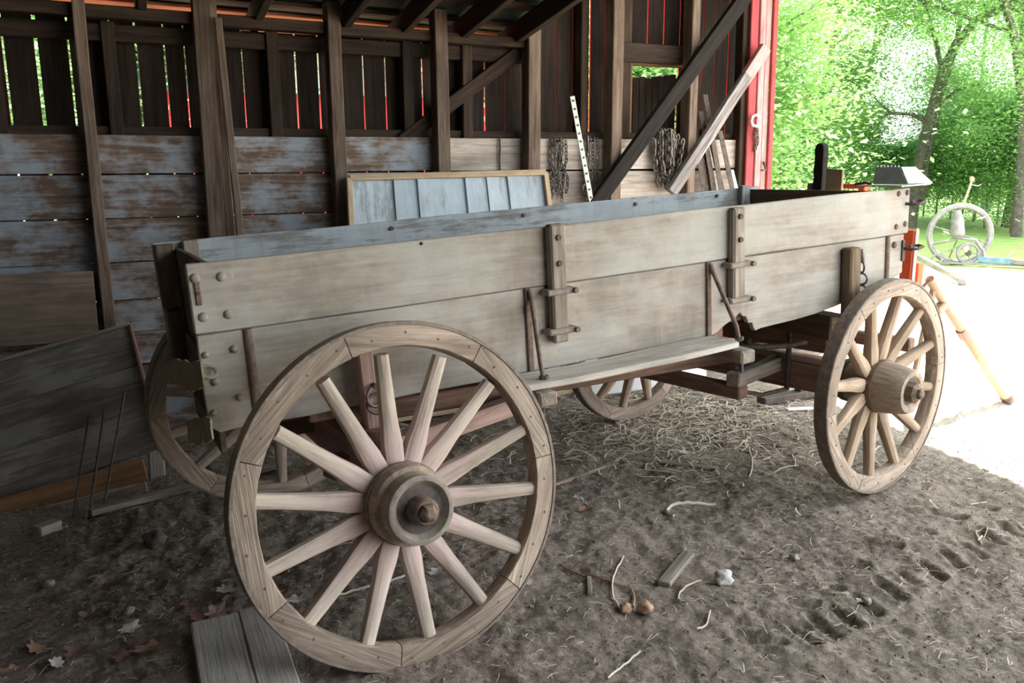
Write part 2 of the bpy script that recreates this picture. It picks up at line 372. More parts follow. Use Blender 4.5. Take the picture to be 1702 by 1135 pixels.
# upright siding outside the frame, gaps between boards
gaps = [-2.3, -2.15, -1.98, -1.83, -1.66, -1.5, -1.34, -1.18, -1.0, -.83, -.66, -.497, -.34, -.182, -.093, .03, .16, .308, .417, .53, .629, .738, .9, 1.05, 1.19, 1.33, 1.473, 1.617, 1.74, 1.865, 2.02, 2.16, 2.306, 2.457, 2.60]
gw = {-.497: .011, -.34: .018, -.182: .010, -.093: .008, .16: .011, .308: .009, .417: .007, .629: .012, .738: .006, 1.05: .010, 1.19: .010, 1.473: .007, 1.617: .008, 1.865: .010, 2.306: .012, 2.457: .004}
SOFF = .135
def siding(a, b, z0, z1, ga, gb, tilt=0.):
    w = b-a-ga/2-gb/2; xm = (a+ga/2+b-gb/2)/2
    me = box_me(z1-z0, w, .02, .002)
    o = beam('siding_board', wp(xm+tilt, z0, SOFF), wp(xm-tilt*.3, z1, SOFF), w, .02, None, wall, up=WN, bev=.002)
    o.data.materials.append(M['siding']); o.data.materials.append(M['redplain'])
    for p in o.data.polygons:
        if p.normal.z > .5 or abs(p.normal.y) > .8: p.material_index = 1      # outer face and edges carry the red paint
    return o
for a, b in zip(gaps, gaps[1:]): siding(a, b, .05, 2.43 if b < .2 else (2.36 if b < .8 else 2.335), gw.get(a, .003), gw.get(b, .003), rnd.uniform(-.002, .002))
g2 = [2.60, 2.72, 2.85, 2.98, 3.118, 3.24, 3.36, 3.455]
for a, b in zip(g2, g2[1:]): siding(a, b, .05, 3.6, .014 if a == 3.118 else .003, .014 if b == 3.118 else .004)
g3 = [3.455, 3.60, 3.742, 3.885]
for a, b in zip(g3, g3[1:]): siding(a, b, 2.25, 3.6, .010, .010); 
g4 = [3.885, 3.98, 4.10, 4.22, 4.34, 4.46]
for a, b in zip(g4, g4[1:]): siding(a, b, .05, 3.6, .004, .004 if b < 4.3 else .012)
# frame behind the wainscot: studs, girts, plate
for x in (-1.7, -.55, .02, .9, 1.735, 2.14):
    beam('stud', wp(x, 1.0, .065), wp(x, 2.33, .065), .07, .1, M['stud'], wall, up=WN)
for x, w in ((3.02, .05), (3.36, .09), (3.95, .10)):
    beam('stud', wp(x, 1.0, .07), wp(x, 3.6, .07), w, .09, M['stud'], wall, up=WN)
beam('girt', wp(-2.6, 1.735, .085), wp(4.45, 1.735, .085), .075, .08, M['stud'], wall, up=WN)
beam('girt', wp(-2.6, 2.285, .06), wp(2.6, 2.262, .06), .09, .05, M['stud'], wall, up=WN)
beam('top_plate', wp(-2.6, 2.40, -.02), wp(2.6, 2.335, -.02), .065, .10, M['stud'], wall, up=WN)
beam('brace', wp(1.68, 1.70, .03), wp(2.55, 2.31, .03), .085, .05, M['stud'], wall, up=WN)
# window over a row of broken upright boards
beam('window_lintel', wp(3.30, 2.325, .06), wp(3.90, 2.325, .06), .13, .12, M['stud'], wall, up=WN)
win = thing('window_1', 'square opening in the barn wall half boarded over', None, wp(3.67, 1.72, .135), kind='structure')
beam('window_frame', wp(3.415, 1.70, .10), wp(3.415, 2.26, .10), .035, .10, M['orangewood'], win, up=WN)
beam('window_frame', wp(3.91, 1.70, .10), wp(3.91, 2.26, .10), .035, .10, M['stud'], win, up=WN)
beam('window_frame', wp(3.40, 2.262, .10), wp(3.93, 2.262, .10), .02, .10, M['orangewood'], win, up=WN)
xx = 3.475
for h in (2.165, 2.175, 2.18, 2.172, 2.185, 2.19, 2.20, 2.205):
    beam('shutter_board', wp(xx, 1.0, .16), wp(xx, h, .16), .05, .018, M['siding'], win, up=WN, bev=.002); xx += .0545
# diagonal braces at the door end
brace = lambda p0, p1, w, m: beam('brace', p0, p1, w, .05, m, wall, up=WN, bev=.004, segs=4, jit=.003)
brace(wp(2.88, 1.12, -.165), wp(4.36, 2.88, -.165), .105, M['black'])
brace(wp(3.66, 1.34, -.145), wp(4.335, 2.225, -.145), .085, M['whitewood'])
brace(wp(4.30, 2.18, -.147), wp(4.46, 2.392, -.147), .088, M['redwhite'])
jamb = thing('door_1', 'red painted jamb boards at the open end of the barn', None, wp(4.5, 0), kind='structure')
for k, (x, w, off, m) in enumerate(((4.435, .075, -.06, 'red'), (4.505, .055, -.07, 'redwhite'), (4.562, .05, -.065, 'redwhite'), (4.612, .045, -.085, 'red'))):
    beam('jamb_board', wp(x+.02, 0, off), wp(x-.035, 3.5, off), w, .03, M[m], jamb, up=WN)
beam('jamb_post', wp(4.42, 0, .0), wp(4.36, 3.5, .0), .09, .09, M['stud'], jamb, up=WN)
# roof: low shed part on the left, higher bay towards the yard
def roof_pt(x, d, z0=2.42, sl=.155): return wp(x, z0-.021*(x-1)+sl*d, -d)
ceil = thing('ceiling', 'shed roof of dark rafters, laths and green tin', None, wp(1, 2.4), kind='structure')
for x in (-2.4, -1.75, -1.1, -.42, .2, .82, 1.33, 1.70, 2.09, 2.47):
    a, b = roof_pt(x, -.6), roof_pt(x, 7.7); beam('rafter', a, b, .05, .13, M['rafter'], ceil)
for d in [-.56, -.42, -.28, -.08]+[.36*k+.30 for k in range(21)]:
    a, b = roof_pt(-2.6, d)+V((0, 0, .08)), roof_pt(2.58, d)+V((0, 0, .08)); beam('lath', a, b, .15 if d > .1 else .132, .022, M['lath'] if d > -.2 else M['eave'], ceil)
me = bpy.data.meshes.new('sheet')
def sheet(name, c, mat, par, t=.012):
    n = (c[1]-c[0]).cross(c[3]-c[0]).normalized()*t; vs_ = [tuple(p) for p in c]+[tuple(p+n) for p in c]
    me = bpy.data.meshes.new(name); me.from_pydata(vs_, [], [(3, 2, 1, 0), (4, 5, 6, 7), (0, 1, 5, 4), (1, 2, 6, 5), (2, 3, 7, 6), (3, 0, 4, 7)])
    return put(name, me, mat, par)
sheet('roof_sheet', [roof_pt(-2.7, -.65)+V((0, 0, .1)), roof_pt(2.6, -.65)+V((0, 0, .1)), roof_pt(2.6, 7.7)+V((0, 0, .1)), roof_pt(-2.7, 7.7)+V((0, 0, .1))], M['tin'], ceil)  # low roof run on behind the camera to darken the left side
RX = 4.95
sheet('roof_sheet', [wp(2.5, 3.62, .3), wp(RX+.55, 3.62, .3), V((RX-1.15, -3.2, 3.62)), V((2.2, -3.2, 3.62))], M['tin'], ceil)  # unseen high roof added to block sky; edge placed for the sunlit line
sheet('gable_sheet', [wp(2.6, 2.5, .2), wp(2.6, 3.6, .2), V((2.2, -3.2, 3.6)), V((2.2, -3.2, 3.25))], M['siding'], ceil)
# left wall, and an unseen wall widened to narrow the light opening
wl = thing('wall_left', 'dark board side wall of the barn', None, (-2.6, -1, 0), kind='structure')
y = -4.9; k = 0
while y < 2.7:
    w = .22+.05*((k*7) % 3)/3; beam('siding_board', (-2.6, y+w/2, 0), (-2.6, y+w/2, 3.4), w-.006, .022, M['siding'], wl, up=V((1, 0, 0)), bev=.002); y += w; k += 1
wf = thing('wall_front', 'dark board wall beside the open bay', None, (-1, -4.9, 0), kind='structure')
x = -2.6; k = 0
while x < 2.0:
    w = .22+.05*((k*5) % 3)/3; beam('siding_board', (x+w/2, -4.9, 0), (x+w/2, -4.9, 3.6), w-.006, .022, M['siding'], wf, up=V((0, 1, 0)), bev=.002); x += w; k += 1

# ---------------------------------------------------------------- the wagon
wagon = thing('farm_wagon', 'weathered grey wooden farm wagon with tall box and spoked wooden wheels', 'wagon', (1.6, .5, 0))
AL, BE = .0544, -.0107
bX = V((math.cos(AL), 0, math.sin(AL))); z0_ = V((-math.sin(AL), 0, math.cos(AL))); y0_ = V((0, 1, 0))
bY = y0_*math.cos(BE)+z0_*math.sin(BE); bZ = -y0_*math.sin(BE)+z0_*math.cos(BE); bO = V((0, 0, 1.2557))
MB = Matrix(((bX.x, bY.x, bZ.x, bO.x), (bX.y, bY.y, bZ.y, bO.y), (bX.z, bY.z, bZ.z, bO.z), (0, 0, 0, 1)))
def B(u, v, w): return bO + bX*u + bY*v + bZ*w
BL, BWd = 3.2114, .9915
def bbox(name, u0, u1, v0, v1, w0, w1, mat, parent=wagon, bev=.004, segs=1, jit=0., axis='u', **k):
    c = B((u0+u1)/2, (v0+v1)/2, (w0+w1)/2)
    if axis == 'u': me, m = box_me(u1-u0, v1-v0, w1-w0, bev, segs, jit, rnd.random()*50), frame_m(c, bX, bZ)
    elif axis == 'v': me, m = box_me(v1-v0, u1-u0, w1-w0, bev, segs, jit, rnd.random()*50), frame_m(c, bY, bZ)
    else: me, m = box_me(w1-w0, v1-v0, u1-u0, bev, segs, jit, rnd.random()*50), frame_m(c, bZ, bX)
    return put(name, me, mat, parent, m, **k)
# side boards
up_near = bbox('upper_side_board', -.004, 3.226, -.006, .020, -.2137, 0, M['box'], segs=26, jit=.006)
up_far = bbox('upper_side_board', -.005, 3.215, BWd-.026, BWd, -.2137, 0, M['box_in'], segs=20, jit=.006)
bot = [(.03, -.534), (.0, -.51), (-.002, -.4), (.0, -.218), (3.203, -.218), (3.2, -.40), (3.12, -.43), (2.98, -.455), (2.86, -.486), (2.758, -.504), (2.62, -.522), (2.495, -.531), (2.38, -.535), (2.30, -.538), (2.264, -.545),
       (2.255, -.53), (2.245, -.505), (2.225, -.505), (2.212, -.475), (2.19, -.468), (2.178, -.452), (2.155, -.47), (2.10, -.492), (2.045, -.522)]
k = 2.0
while k > .06: bot.append((k, -.532+.006*noise.noise(V((k*5, 0, 0))))); k -= .12
lo_near = put('lower_side_board', prism_me(bot[::-1], .026), M['box'], wagon, MB)
lo_far = put('lower_side_board', prism_me([(x, z) for x, z in ((0, -.53), (3.2, -.45), (3.2, -.218), (0, -.218))], .026), M['box_in'], wagon, Matrix.Translation(bY*(BWd-.026)) @ MB)
put('seam_strip', box_me(3.19, .012, .012, .003, 20, .003), M['iron'], wagon, frame_m(B(1.6, .008, -.2160), bX, bZ))
# ends and floor
tg = bbox('tailgate', .075, .10, .026, BWd-.026, -.36, -.022, M['box_end'], axis='v', segs=8, jit=.006)
tg2 = bbox('tailgate', .06, .09, .026, BWd-.026, -.50, -.365, M['box_end'], axis='v', segs=8, jit=.006)
fr = bbox('front_board', 3.12, 3.147, .026, BWd-.026, -.215, -.012, M['box_end'], axis='v')
fr2 = bbox('front_board', 3.12, 3.147, .026, BWd-.026, -.43, -.22, M['box_end'], axis='v')
for i in range(5):
    bbox('floor_board', .02, 2.75, .03+i*.186, .212+i*.186, -.495, -.472, M['box_end'], segs=6, jit=.004)
for u, w0 in ((.32, -.575), (1.15, -.572), (2.02, -.562)): bbox('floor_sill', u, u+.10, .04, BWd, w0, -.50, M['gear'], axis='v')
bbox('floor_rail', .30, 1.12, .06, .12, -.552, -.53, M['gear'])
bbox('tailgate_cleat', .0, .072, BWd-.075, BWd+.002, -.26, -.004, M['box_end'], axis='w'); bbox('tailgate_cleat', .01, .06, BWd-.10, BWd-.02, -.53, -.27, M['box_end'], axis='w'); bbox('tailgate_cleat', .105, .165, BWd-.07, BWd-.026, -.25, .002, M['grey'], axis='w')
bbox('front_cleat', 3.055, 3.115, BWd-.065, BWd-.026, -.30, .012, M['box_in'], axis='w')
bbox('front_cleat', 3.055, 3.115, .027, .06, -.30, -.01, M['box_end'], axis='w')
# crumbling rear floor ends
def jag(pts, n, amp, seed):
    out = []; r = random.Random(seed)
    for (x0, z0), (x1, z1) in zip(pts, pts[1:]+pts[:1]):
        for i in range(n): t = i/n; out.append((x0+(x1-x0)*t+r.uniform(-amp, amp), z0+(z1-z0)*t+r.uniform(-amp, amp)))
    return out
def rear_jag(pix, xw, seed, amp, t=.005):
    P = [atX(px, py, xw) for px, py in pix]; o = P[0]
    put('crumbling_board', prism_me(jag([(-(p.y-o.y), p.z-o.z) for p in P], 5, amp, seed), t, 0), M['burlap'], wagon, frame_m(o, V((0, -1, 0)), V((0, 0, 1))))
rear_jag([(258, 620), (272, 603), (300, 596), (333, 604), (338, 640), (318, 655), (296, 640), (266, 634)], -.05, 3, .007)
rear_jag([(312, 702), (348, 690), (352, 726), (330, 742), (312, 732)], -.02, 5, .008)
bbox('rear_cross_board', .03, .05, .05, .6, -.62, -.535, M['box_end'], axis='v')
# bolts
def bolt(u, w, parent, r=.016, mat='dusty', v=0., h=.013):
    put('bolt', lathe_me([(-.004, r), (h*.35, r), (h*.8, r*.72), (h, r*.3)], 10), M[mat], parent, frame_m(B(u, v, w), -bY, bZ))
for u, w in ((.018, -.042), (.094, -.046), (.026, -.162), (.100, -.163)): bolt(u, w, up_near)
for u, w in ((.104, -.274), (.018, -.279), (.034, -.367), (.101, -.43), (.018, -.465)): bolt(u, w, lo_near, .013 if u > .03 else .011)
for u, w in ((3.145, -.024), (3.206, -.024), (3.138, -.177), (3.20, -.169)): bolt(u, w, up_near, .015, 'rust')
bolt(3.134, -.262, lo_near, .016, 'rust'); bolt(.753, -.012, up_near, .007, 'iron')
for u, w in ((1.0, -.012), (1.68, -.012), (2.35, -.012), (2.9, -.012)):
    put('bolt', lathe_me([(-.003, .011), (.01, .009)], 8), M['iron'], up_far, frame_m(B(u, BWd-.026, w-.02), -bY, bZ))
# latch plate and ring
bbox('latch_plate', .012, .030, -.010, 0, -.125, -.052, M['rust'], up_near, axis='w', label='small rusty hasp plate')
put('latch_hole', lathe_me([(0, .006), (.002, .006)], 8), M['iron'], up_near, frame_m(B(.021, -.0105, -.088), -bY, bZ))
def ring(name, c, ax, r, th, mat, parent, n=16, sq=1.):
    ax = ax.normalized(); e1 = (V((0, 0, 1))-ax*ax.z).normalized() if abs(ax.z) < .9 else V((1, 0, 0)); e2 = ax.cross(e1)
    return tube(name, [c+(e1*math.cos(2*math.pi*i/n)*sq+e2*math.sin(2*math.pi*i/n))*r for i in range(n)], th, mat, parent, 6, True)
ring('pull_ring', B(.014, -.03, -.326), (bY*-.6+bZ*.9+bX*.25), .026, .006, M['dusty'], lo_near)
# iron corner straps
put('corner_strap', lathe_me([(0, .015), (.31, .017)], 10), M['rust'], lo_near, frame_m(B(.150, .003, -.218), -bZ, bX))
put('corner_strap', lathe_me([(0, .016), (.21, .016)], 10), M['rust'], lo_near, frame_m(B(3.088, .004, -.218), -bZ, bX))
# upright cleats held by iron staples
for u, wb, wt in ((1.268, -.432, .008), (2.138, -.394, -.004)):
    cl = bbox('side_cleat', u-.033, u+.033, -.045, 0, wb, wt, M['grey'], axis='w', bev=.008, segs=6, jit=.003)
    for w in (-.238, -.386):
        bbox('staple', u-.062, u+.064, -.060, 0, w-.011, w+.011, M['dusty'], cl, bev=.006)
        put('bolt', lathe_me([(0, .012), (.012, .011)], 6), M['rust'], cl, frame_m(B(u+.054, -.060, w), -bY, bZ))
    for w in (-.04, -.135): put('bolt', lathe_me([(-.002, .013), (.009, .011)], 6), M['iron'], cl, frame_m(B(u, -.045, w), -bY, bZ))
bbox('floor_brace', 1.275, 1.30, -.02, 0, -.56, -.53, M['grey'], axis='w')
# running board with its braces
step = put('running_board', box_me(.985, .170, .024, .004, 16, .008), M['step'], wagon, frame_m(B(1.515, -.105, -.536), bX+bY*.012, bZ))
for u in (1.08, 2.0):
    bbox('step_bracket', u-.03, u+.045, -.235, .03, -.602, -.549, M['grey'], axis='v', bev=.008)
    put('hanging_bolt', lathe_me([(0, .008), (.04, .008)], 8), M['iron'], step, frame_m(B(u, -.2, -.60), -bZ, bX))
for u0, u1 in ((1.150, 1.115), (2.003, 2.03)):
    b_ = bbox('step_iron', u0-.012, u0+.012, -.011, 0, -.53, -.216, M['rust'], axis='w', bev=.004)
    tube('brace_rod', [B(u0+.004, -.012, -.222), B(u0+.008, -.02, -.25), B(u1+.0, -.14, -.47), B(u1+.005, -.15, -.53)], [.010, .010, .009, .009], M['rust'], b_, 8)
    put('nut', lathe_me([(0, .018), (.014, .018)], 6), M['iron'], b_, frame_m(B(u1+.005, -.15, -.524), bZ, bX))
# front stake on the bolster with hook and rings
fs_ = bbox('bolster_stake', 2.776, 2.845, -.062, -.002, -.56, -.238, M['box_end'], axis='w', bev=.008)
for dz in (.0, .055, .11): ring('chain_ring', B(2.858, -.05, -.33-dz), bX*.9+bY*.4*(1 if dz else -1), .026, .005, M['chain'], fs_, 12)
rod('hook_pin', B(2.855, -.05, -.25), B(2.858, -.055, -.31), .009, M['chain'], fs_, r1=.014)
for w, par, ln in ((-.075, up_near, .06), (-.285, lo_near, .06)):
    u = 3.20; tube('hook', [B(u, -.004, w), B(u, -.045, w-.002), B(u+.02, -.062, w), B(u+ln, -.06, w+.006), B(u+ln+.012, -.03, w+.008), B(u+ln, -.012, w+.008), B(u+.03, -.012, w+.006)], .0075, M['iron'], par, 7)
bbox('hook_plate', 3.185, 3.205, -.008, 0, -.345, -.245, M['iron'], lo_near, axis='w')

# --- wheels
def loft_spoke(L):
    secs = [(0, .024, .030), (.10, .034, .030), (.24, .035, .028), (.42, .030, .028), (.75, .0255, .0255), (1, .0235, .0235)]
    n = 10; vs_, fs = [], []
    for t, hw, hd in secs:
        for k in range(n):
            a = 2*math.pi*(k+.5)/n; e = .55 if t < .3 else .85
            cx, sx = math.cos(a), math.sin(a); vs_.append((t*L, math.copysign(abs(cx)**e, cx)*hd, math.copysign(abs(sx)**e, sx)*hw))
    for i in range(len(secs)-1):
        for k in range(n): j = (k+1) % n; fs.append((i*n+k, i*n+j, (i+1)*n+j, (i+1)*n+k))
    fs += [tuple(range(n))[::-1], tuple((len(secs)-1)*n+k for k in range(n))]
    me = bpy.data.meshes.new('spoke'); me.from_pydata(vs_, [], fs)
    for p in me.polygons: p.use_smooth = True
    me.set_sharp_from_angle(angle=.6); return me
def felloe_me(R0, R1, half, y0, y1, seed, n=9):
    """Arc block: local x tangent, z radial, y axial; slightly ragged."""
    bm = bmesh.new(); rows = []
    for i in range(n+1):
        a = -half + 2*half*i/n; s, c = math.sin(a), math.cos(a); row = []
        sc = .010*(1-abs(2*i/n-1)) if True else 0
        for (r, y) in ((R0+.006, y0), (R0+.006-.004+sc*.0, y0+.008), (R0, y1-.008), (R0+.004, y1), (R1, y1), (R1, y0+.003), (R1-.006, y0)):
            q = noise.noise(V((a*9+seed*3, y*40, r*20)))*.0025; row.append(bm.verts.new(((r+q)*s, y+q*.6, (r+q)*c)))
        rows.append(row)
    m = len(rows[0])
    for i in range(n):
        for k in range(m): bm.faces.new((rows[i][k], rows[i][(k+1) % m], rows[i+1][(k+1) % m], rows[i+1][k]))
    bm.faces.new(rows[0]); bm.faces.new(rows[-1][::-1]); bmesh.ops.recalc_face_normals(bm, faces=bm.faces[:])
    me = mesh_of(bm, 'felloe', True); me.set_sharp_from_angle(angle=.6); return me
def tire_me(R, th, y0, y1, n=72):
    vs_, fs = [], []; prof = [(R-th, y0-.002), (R-.003, y0-.002), (R, y0+.002), (R, y1-.002), (R-.003, y1+.002), (R-th, y1+.002)]; m = len(prof)
    for i in range(n):
        a = 2*math.pi*i/n
        for r, y in prof:
            q = .0012*noise.noise(V((math.cos(a)*9, math.sin(a)*9, y*30))); vs_.append(((r+q)*math.sin(a), y, (r+q)*math.cos(a)))
    for i in range(n):
        for k in range(m): fs.append((i*m+k, i*m+(k+1) % m, ((i+1) % n)*m+(k+1) % m, ((i+1) % n)*m+k))
    me = bpy.data.meshes.new('tire'); me.from_pydata(vs_, [], fs)
    for p in me.polygons: p.use_smooth = True
    me.set_sharp_from_angle(angle=.6); return me
def wheel(C, n_out, R, N, th0, nf, dep, mats, hubprof, nut, hdz=0., rim=.082, far=False):
    y = -n_out.normalized(); z = (V((0, 0, 1))-y*y.z).normalized(); x = y.cross(z)
    W = Matrix(((x.x, y.x, z.x, C.x), (x.y, y.y, z.y, C.y), (x.z, y.z, z.z, C.z), (0, 0, 0, 1)))
    toX = Matrix(((0, 1, 0, 0), (-1, 0, 0, 0), (0, 0, 1, 0), (0, 0, 0, 1)))      # local x -> outward (-y)
    hubM = W @ Matrix.Translation((0, 0, hdz)) @ toX
    nave = put('wheel', lathe_me(hubprof, 32), M[mats['hub']], wagon, hubM)
    HY = .085                                                                       # spoke root lies behind the rim face
    r0 = .10; L = R-rim-r0+.012; ys, ye = HY, .034
    sm = loft_spoke(math.hypot(L, ye-ys))
    for k in range(N):
        a = math.radians(th0+360*k/N); d = V((math.cos(a), 0, math.sin(a)))
        p0 = d*r0+V((0, ys, hdz)); p1 = d*(r0+L)+V((0, ye, 0))
        put('spoke', sm, M[mats['spoke']], nave, W @ frame_m(p0, p1-p0, V((-d.z, 0, d.x))) )
    half = math.pi/nf
    f0 = math.radians(th0+180/N)
    fms = [felloe_me(R-rim, R-.011, half-.003, 0, dep, s) for s in (1, 2, 3)]
    for k in range(nf):
        a = f0+2*math.pi*k/nf; Rm = Matrix.Rotation(a-math.pi/2, 4, 'Y').inverted()
        put('felloe', fms[k % 3], M[mats['rim']], nave, W @ Rm)
    put('tire', tire_me(R, .012, 0, dep), M[mats['tire']], nave, W)
    for (nm, prof, mt, sides) in nut:
        put(nm, lathe_me(prof, sides, sides > 8), M[mt], nave, hubM)
    if not far:
        for k in range(N*2):
            a = math.radians(th0+180*k/N+4); rr = R-rim*(.45 if k % 2 else .6)
            put('rivet', RIV, M['rust'], nave, W @ Matrix.Translation((rr*math.cos(a), .001, rr*math.sin(a))) @ toX)
    return nave
RIV = lathe_me([(-.002, .006), (.003, .004)], 6); RIV.materials.append(M['rust'])
def nrm(yaw, cm): return V((math.sin(yaw)*math.cos(cm), -math.cos(yaw)*math.cos(cm), -math.sin(cm)))
hub_r = [(-.30, .070), (-.26, .085), (-.17, .10), (-.115, .118), (-.055, .122), (-.045, .129), (-.015, .131), (.025, .127), (.032, .112), (.07, .106)]
nut_r = [('hub_band', [(.055, .090), (.055, .107), (.095, .108), (.098, .103), (.098, .092), (.075, .076), (.07, .05)], 'dusty', 32),
         ('hub_ring', [(-.05, .126), (-.05, .1325), (-.03, .1345), (-.02, .1345), (-.02, .128)], 'tire', 32),
         ('hub_box', [(.069, .083), (.076, .080), (.08, .052), (.08, .03)], 'iron', 24),
         ('axle_nut', [(.07, .047), (.125, .044), (.135, .036), (.135, .02)], 'rust', 16), ('axle_end', [(.12, .030), (.15, .030), (.16, .022), (.165, .014)], 'rust', 6)]
hub_f = [(-.27, .085), (-.25, .095), (-.18, .10), (-.125, .112), (-.06, .116), (-.05, .122), (-.02, .122), (.03, .117), (.09, .104), (.105, .098), (.105, .075), (.09, .06)]
nut_f = [('hub_ring', [(-.062, .112), (-.062, .124), (-.045, .127), (-.03, .127), (-.03, .118)], 'rust', 32),
         ('hub_band', [(-.22, .09), (-.22, .104), (-.19, .106), (-.19, .10)], 'iron', 32),
         ('hub_box', [(.088, .066), (.094, .06), (.094, .04)], 'iron', 24),
         ('axle_nut', [(.08, .050), (.125, .047), (.135, .034)], 'rust', 8), ('axle_end', [(.12, .026), (.15, .024), (.156, .015)], 'rust', 6)]
RW = V((.5657, -.3064, .5225)); FWc = V((3.0054, -.155, .5211)); RF = V((.4786, 1.1484, .5225)); FF = V((2.6866, 1.3999, .5066))
wheel(RW, nrm(.0377, -.166), .5531, 14, 17., 7, .062, dict(hub='hub', spoke='spoke', rim='rim', tire='tire'), hub_r, nut_r, -.030)
wheel(FWc, nrm(.1511, -.0067), .5066, 12, 21., 6, .062, dict(hub='hub', spoke='spoke_plain', rim='rim', tire='tire'), hub_f, nut_f)
nf_ = -nrm(.0377, .166); wheel(RF+nf_*.062, nf_, .5531, 14, 9., 7, .062, dict(hub='hub', spoke='spoke', rim='rim', tire='tire'), hub_r, nut_r, far=True)
nf_ = -nrm(.1511, .0067); wheel(FF+nf_*.062, nf_, .5066, 12, 8., 6, .062, dict(hub='hub', spoke='spoke_plain', rim='rim', tire='tire'), hub_f, nut_f, far=True)

# --- running gear
def gear(name, p0, p1, w, t, m='gear', **k): return beam(name, p0, p1, w, t, M[m], wagon, bev=.007, segs=4, jit=.003, **k)
gear('rear_axle', RW+V((-.01, .24, -.005)), RF+V((.03, -.16, 0)), .10, .10, 'gear_pink')
gear('rear_bolster', (.55, -.06, .645), (.52, 1.04, .645), .10, .095, 'gear')
gear('sand_board', (.55, .02, .585), (.52, .96, .585), .10, .05, 'gear_pink')
for yy in (-.045, 1.03):
    st = beam('bolster_stake', (.545, yy, .62), (.545-.03, yy, .98), .06, .05, M['gear_pink'], wagon, up=V((1, 0, 0)))
    if yy < 0:
        put('stake_collar', lathe_me([(0, .060), (.055, .062), (.06, .05)], 16), M['gear'], st, frame_m(V((.55, yy, .625)), V((0, 0, 1)), V((1, 0, 0))))
        ring('hanging_ring', V((.54, yy-.05, .80)), V((.25, -1, .1)), .033, .006, M['chain'], st)
        ring('hanging_ring', V((.545, yy-.052, .775)), V((-.2, -1, .15)), .033, .006, M['chain'], st)
        rod('ring_pin', (.54, yy-.02, .835), (.54, yy-.058, .835), .008, M['iron'], st)
gear('rear_hound', (.42, .10, .505), (1.52, .50, .53), .07, .075, 'gear_pink'); gear('rear_hound', (.42, .90, .505), (1.52, .56, .53), .07, .075, 'gear_pink')
gear('reach_pole', (.30, .53, .56), (2.95, .60, .58), .085, .085, 'gear')
A0, A1 = FWc, FF; ad_ = (A1-A0).normalized(); fwd = V((ad_.y, -ad_.x, 0)).normalized()
def fa(s, f, z): return A0+ad_*s+fwd*f+V((0, 0, z-.515))
gear('front_axle', fa(.17, 0, .50), fa(1.42, 0, .50), .11, .135, 'gear')
gear('axle_cap', fa(.22, 0, .585), fa(1.38, 0, .585), .09, .035, 'gear_pink')
gear('front_sand_board', fa(.30, 0, .685), fa(1.30, 0, .685), .10, .10, 'gear')
gear('front_bolster', V((2.80, -.02, .80)), V((2.82, 1.03, .80)), .12, .115, 'box_end')
rod('king_pin', fa(.80, 0, .42), fa(.80, 0, .88), .018, M['iron'], wagon)
h1 = gear('front_hound', fa(.64, .55, .56), fa(.53, -.48, .535), .075, .07, 'grey'); h2 = gear('front_hound', fa(.98, .55, .56), fa(1.10, -.48, .535), .075, .07, 'gear')
gear('sway_bar', fa(.49, -.44, .475), fa(1.26, -.45, .475), .075, .065, 'gear')
beam('iron_strap', fa(.60, .1, .598), fa(.545, -.44, .574), .035, .008, M['iron'], h1, bev=.002)
for f in (-.42, -.20): put('bolt', lathe_me([(0, .011), (.01, .009)], 6), M['iron'], h1, frame_m(fa(.555, f, .577), V((0, 0, 1)), V((1, 0, 0))))
arc = [fa(.80+.42*math.sin(a), -.05-.46*math.cos(a), .685) for a in [(-1.45+2.9*i/16) for i in range(17)]]
tube('turning_ring', arc, .013, M['iron'], wagon, 8)
rod('ring_post', fa(.60, -.27, .56), fa(.60, -.27, .70), .016, M['iron'], wagon); rod('ring_post', fa(1.05, -.27, .56), fa(1.05, -.27, .70), .016, M['iron'], wagon)
rod('axle_clip', fa(.50, -.06, .42), fa(.50, -.06, .72), .014, M['iron'], wagon)
tube('stay_rod', [fa(.50, -.06, .425), fa(.55, -.20, .41), fa(.70, -.42, .46), fa(.80, -.44, .46)], .011, M['rust'], wagon, 7)
gear('tongue_hound', fa(.62, .0, .56), fa(.72, .75, .55), .06, .065, 'gear_pink'); gear('tongue_hound', fa(.98, .0, .56), fa(.88, .75, .55), .06, .065, 'gear_pink')
gear('evener_bar', fa(.20, .62, .60), fa(1.35, .62, .60), .06, .07, 'gear')

# ---------------------------------------------------------------- things on and in front of the wagon
st = put('wooden_stake', prism_me([(-.032, 0), (.032, 0), (.03, .60), (.022, .625), (0, .635), (-.022, .625), (-.03, .60), (-.026, .52), (-.032, .5), (-.026, .46), (-.032, .42), (-.027, .36)], .04), M['black'],
         None, frame_m(atX(1357, 312, 3.20)+V((0, 0, -.405)), V((0, -1, 0)), V((0, 0, 1))), label='dark notched wooden stake standing at the front of the wagon', cat='stake')
c0 = atX(1384, 310, 3.20)
put('tan_board', prism_me([(-.052, -.40), (.052, -.40), (.055, .085), (-.05, .09)], .016), M['cardboard'], None, frame_m(c0, V((0, -1, 0)), V((0, 0, 1))), label='small tan board upright behind the wagon front', cat='board')
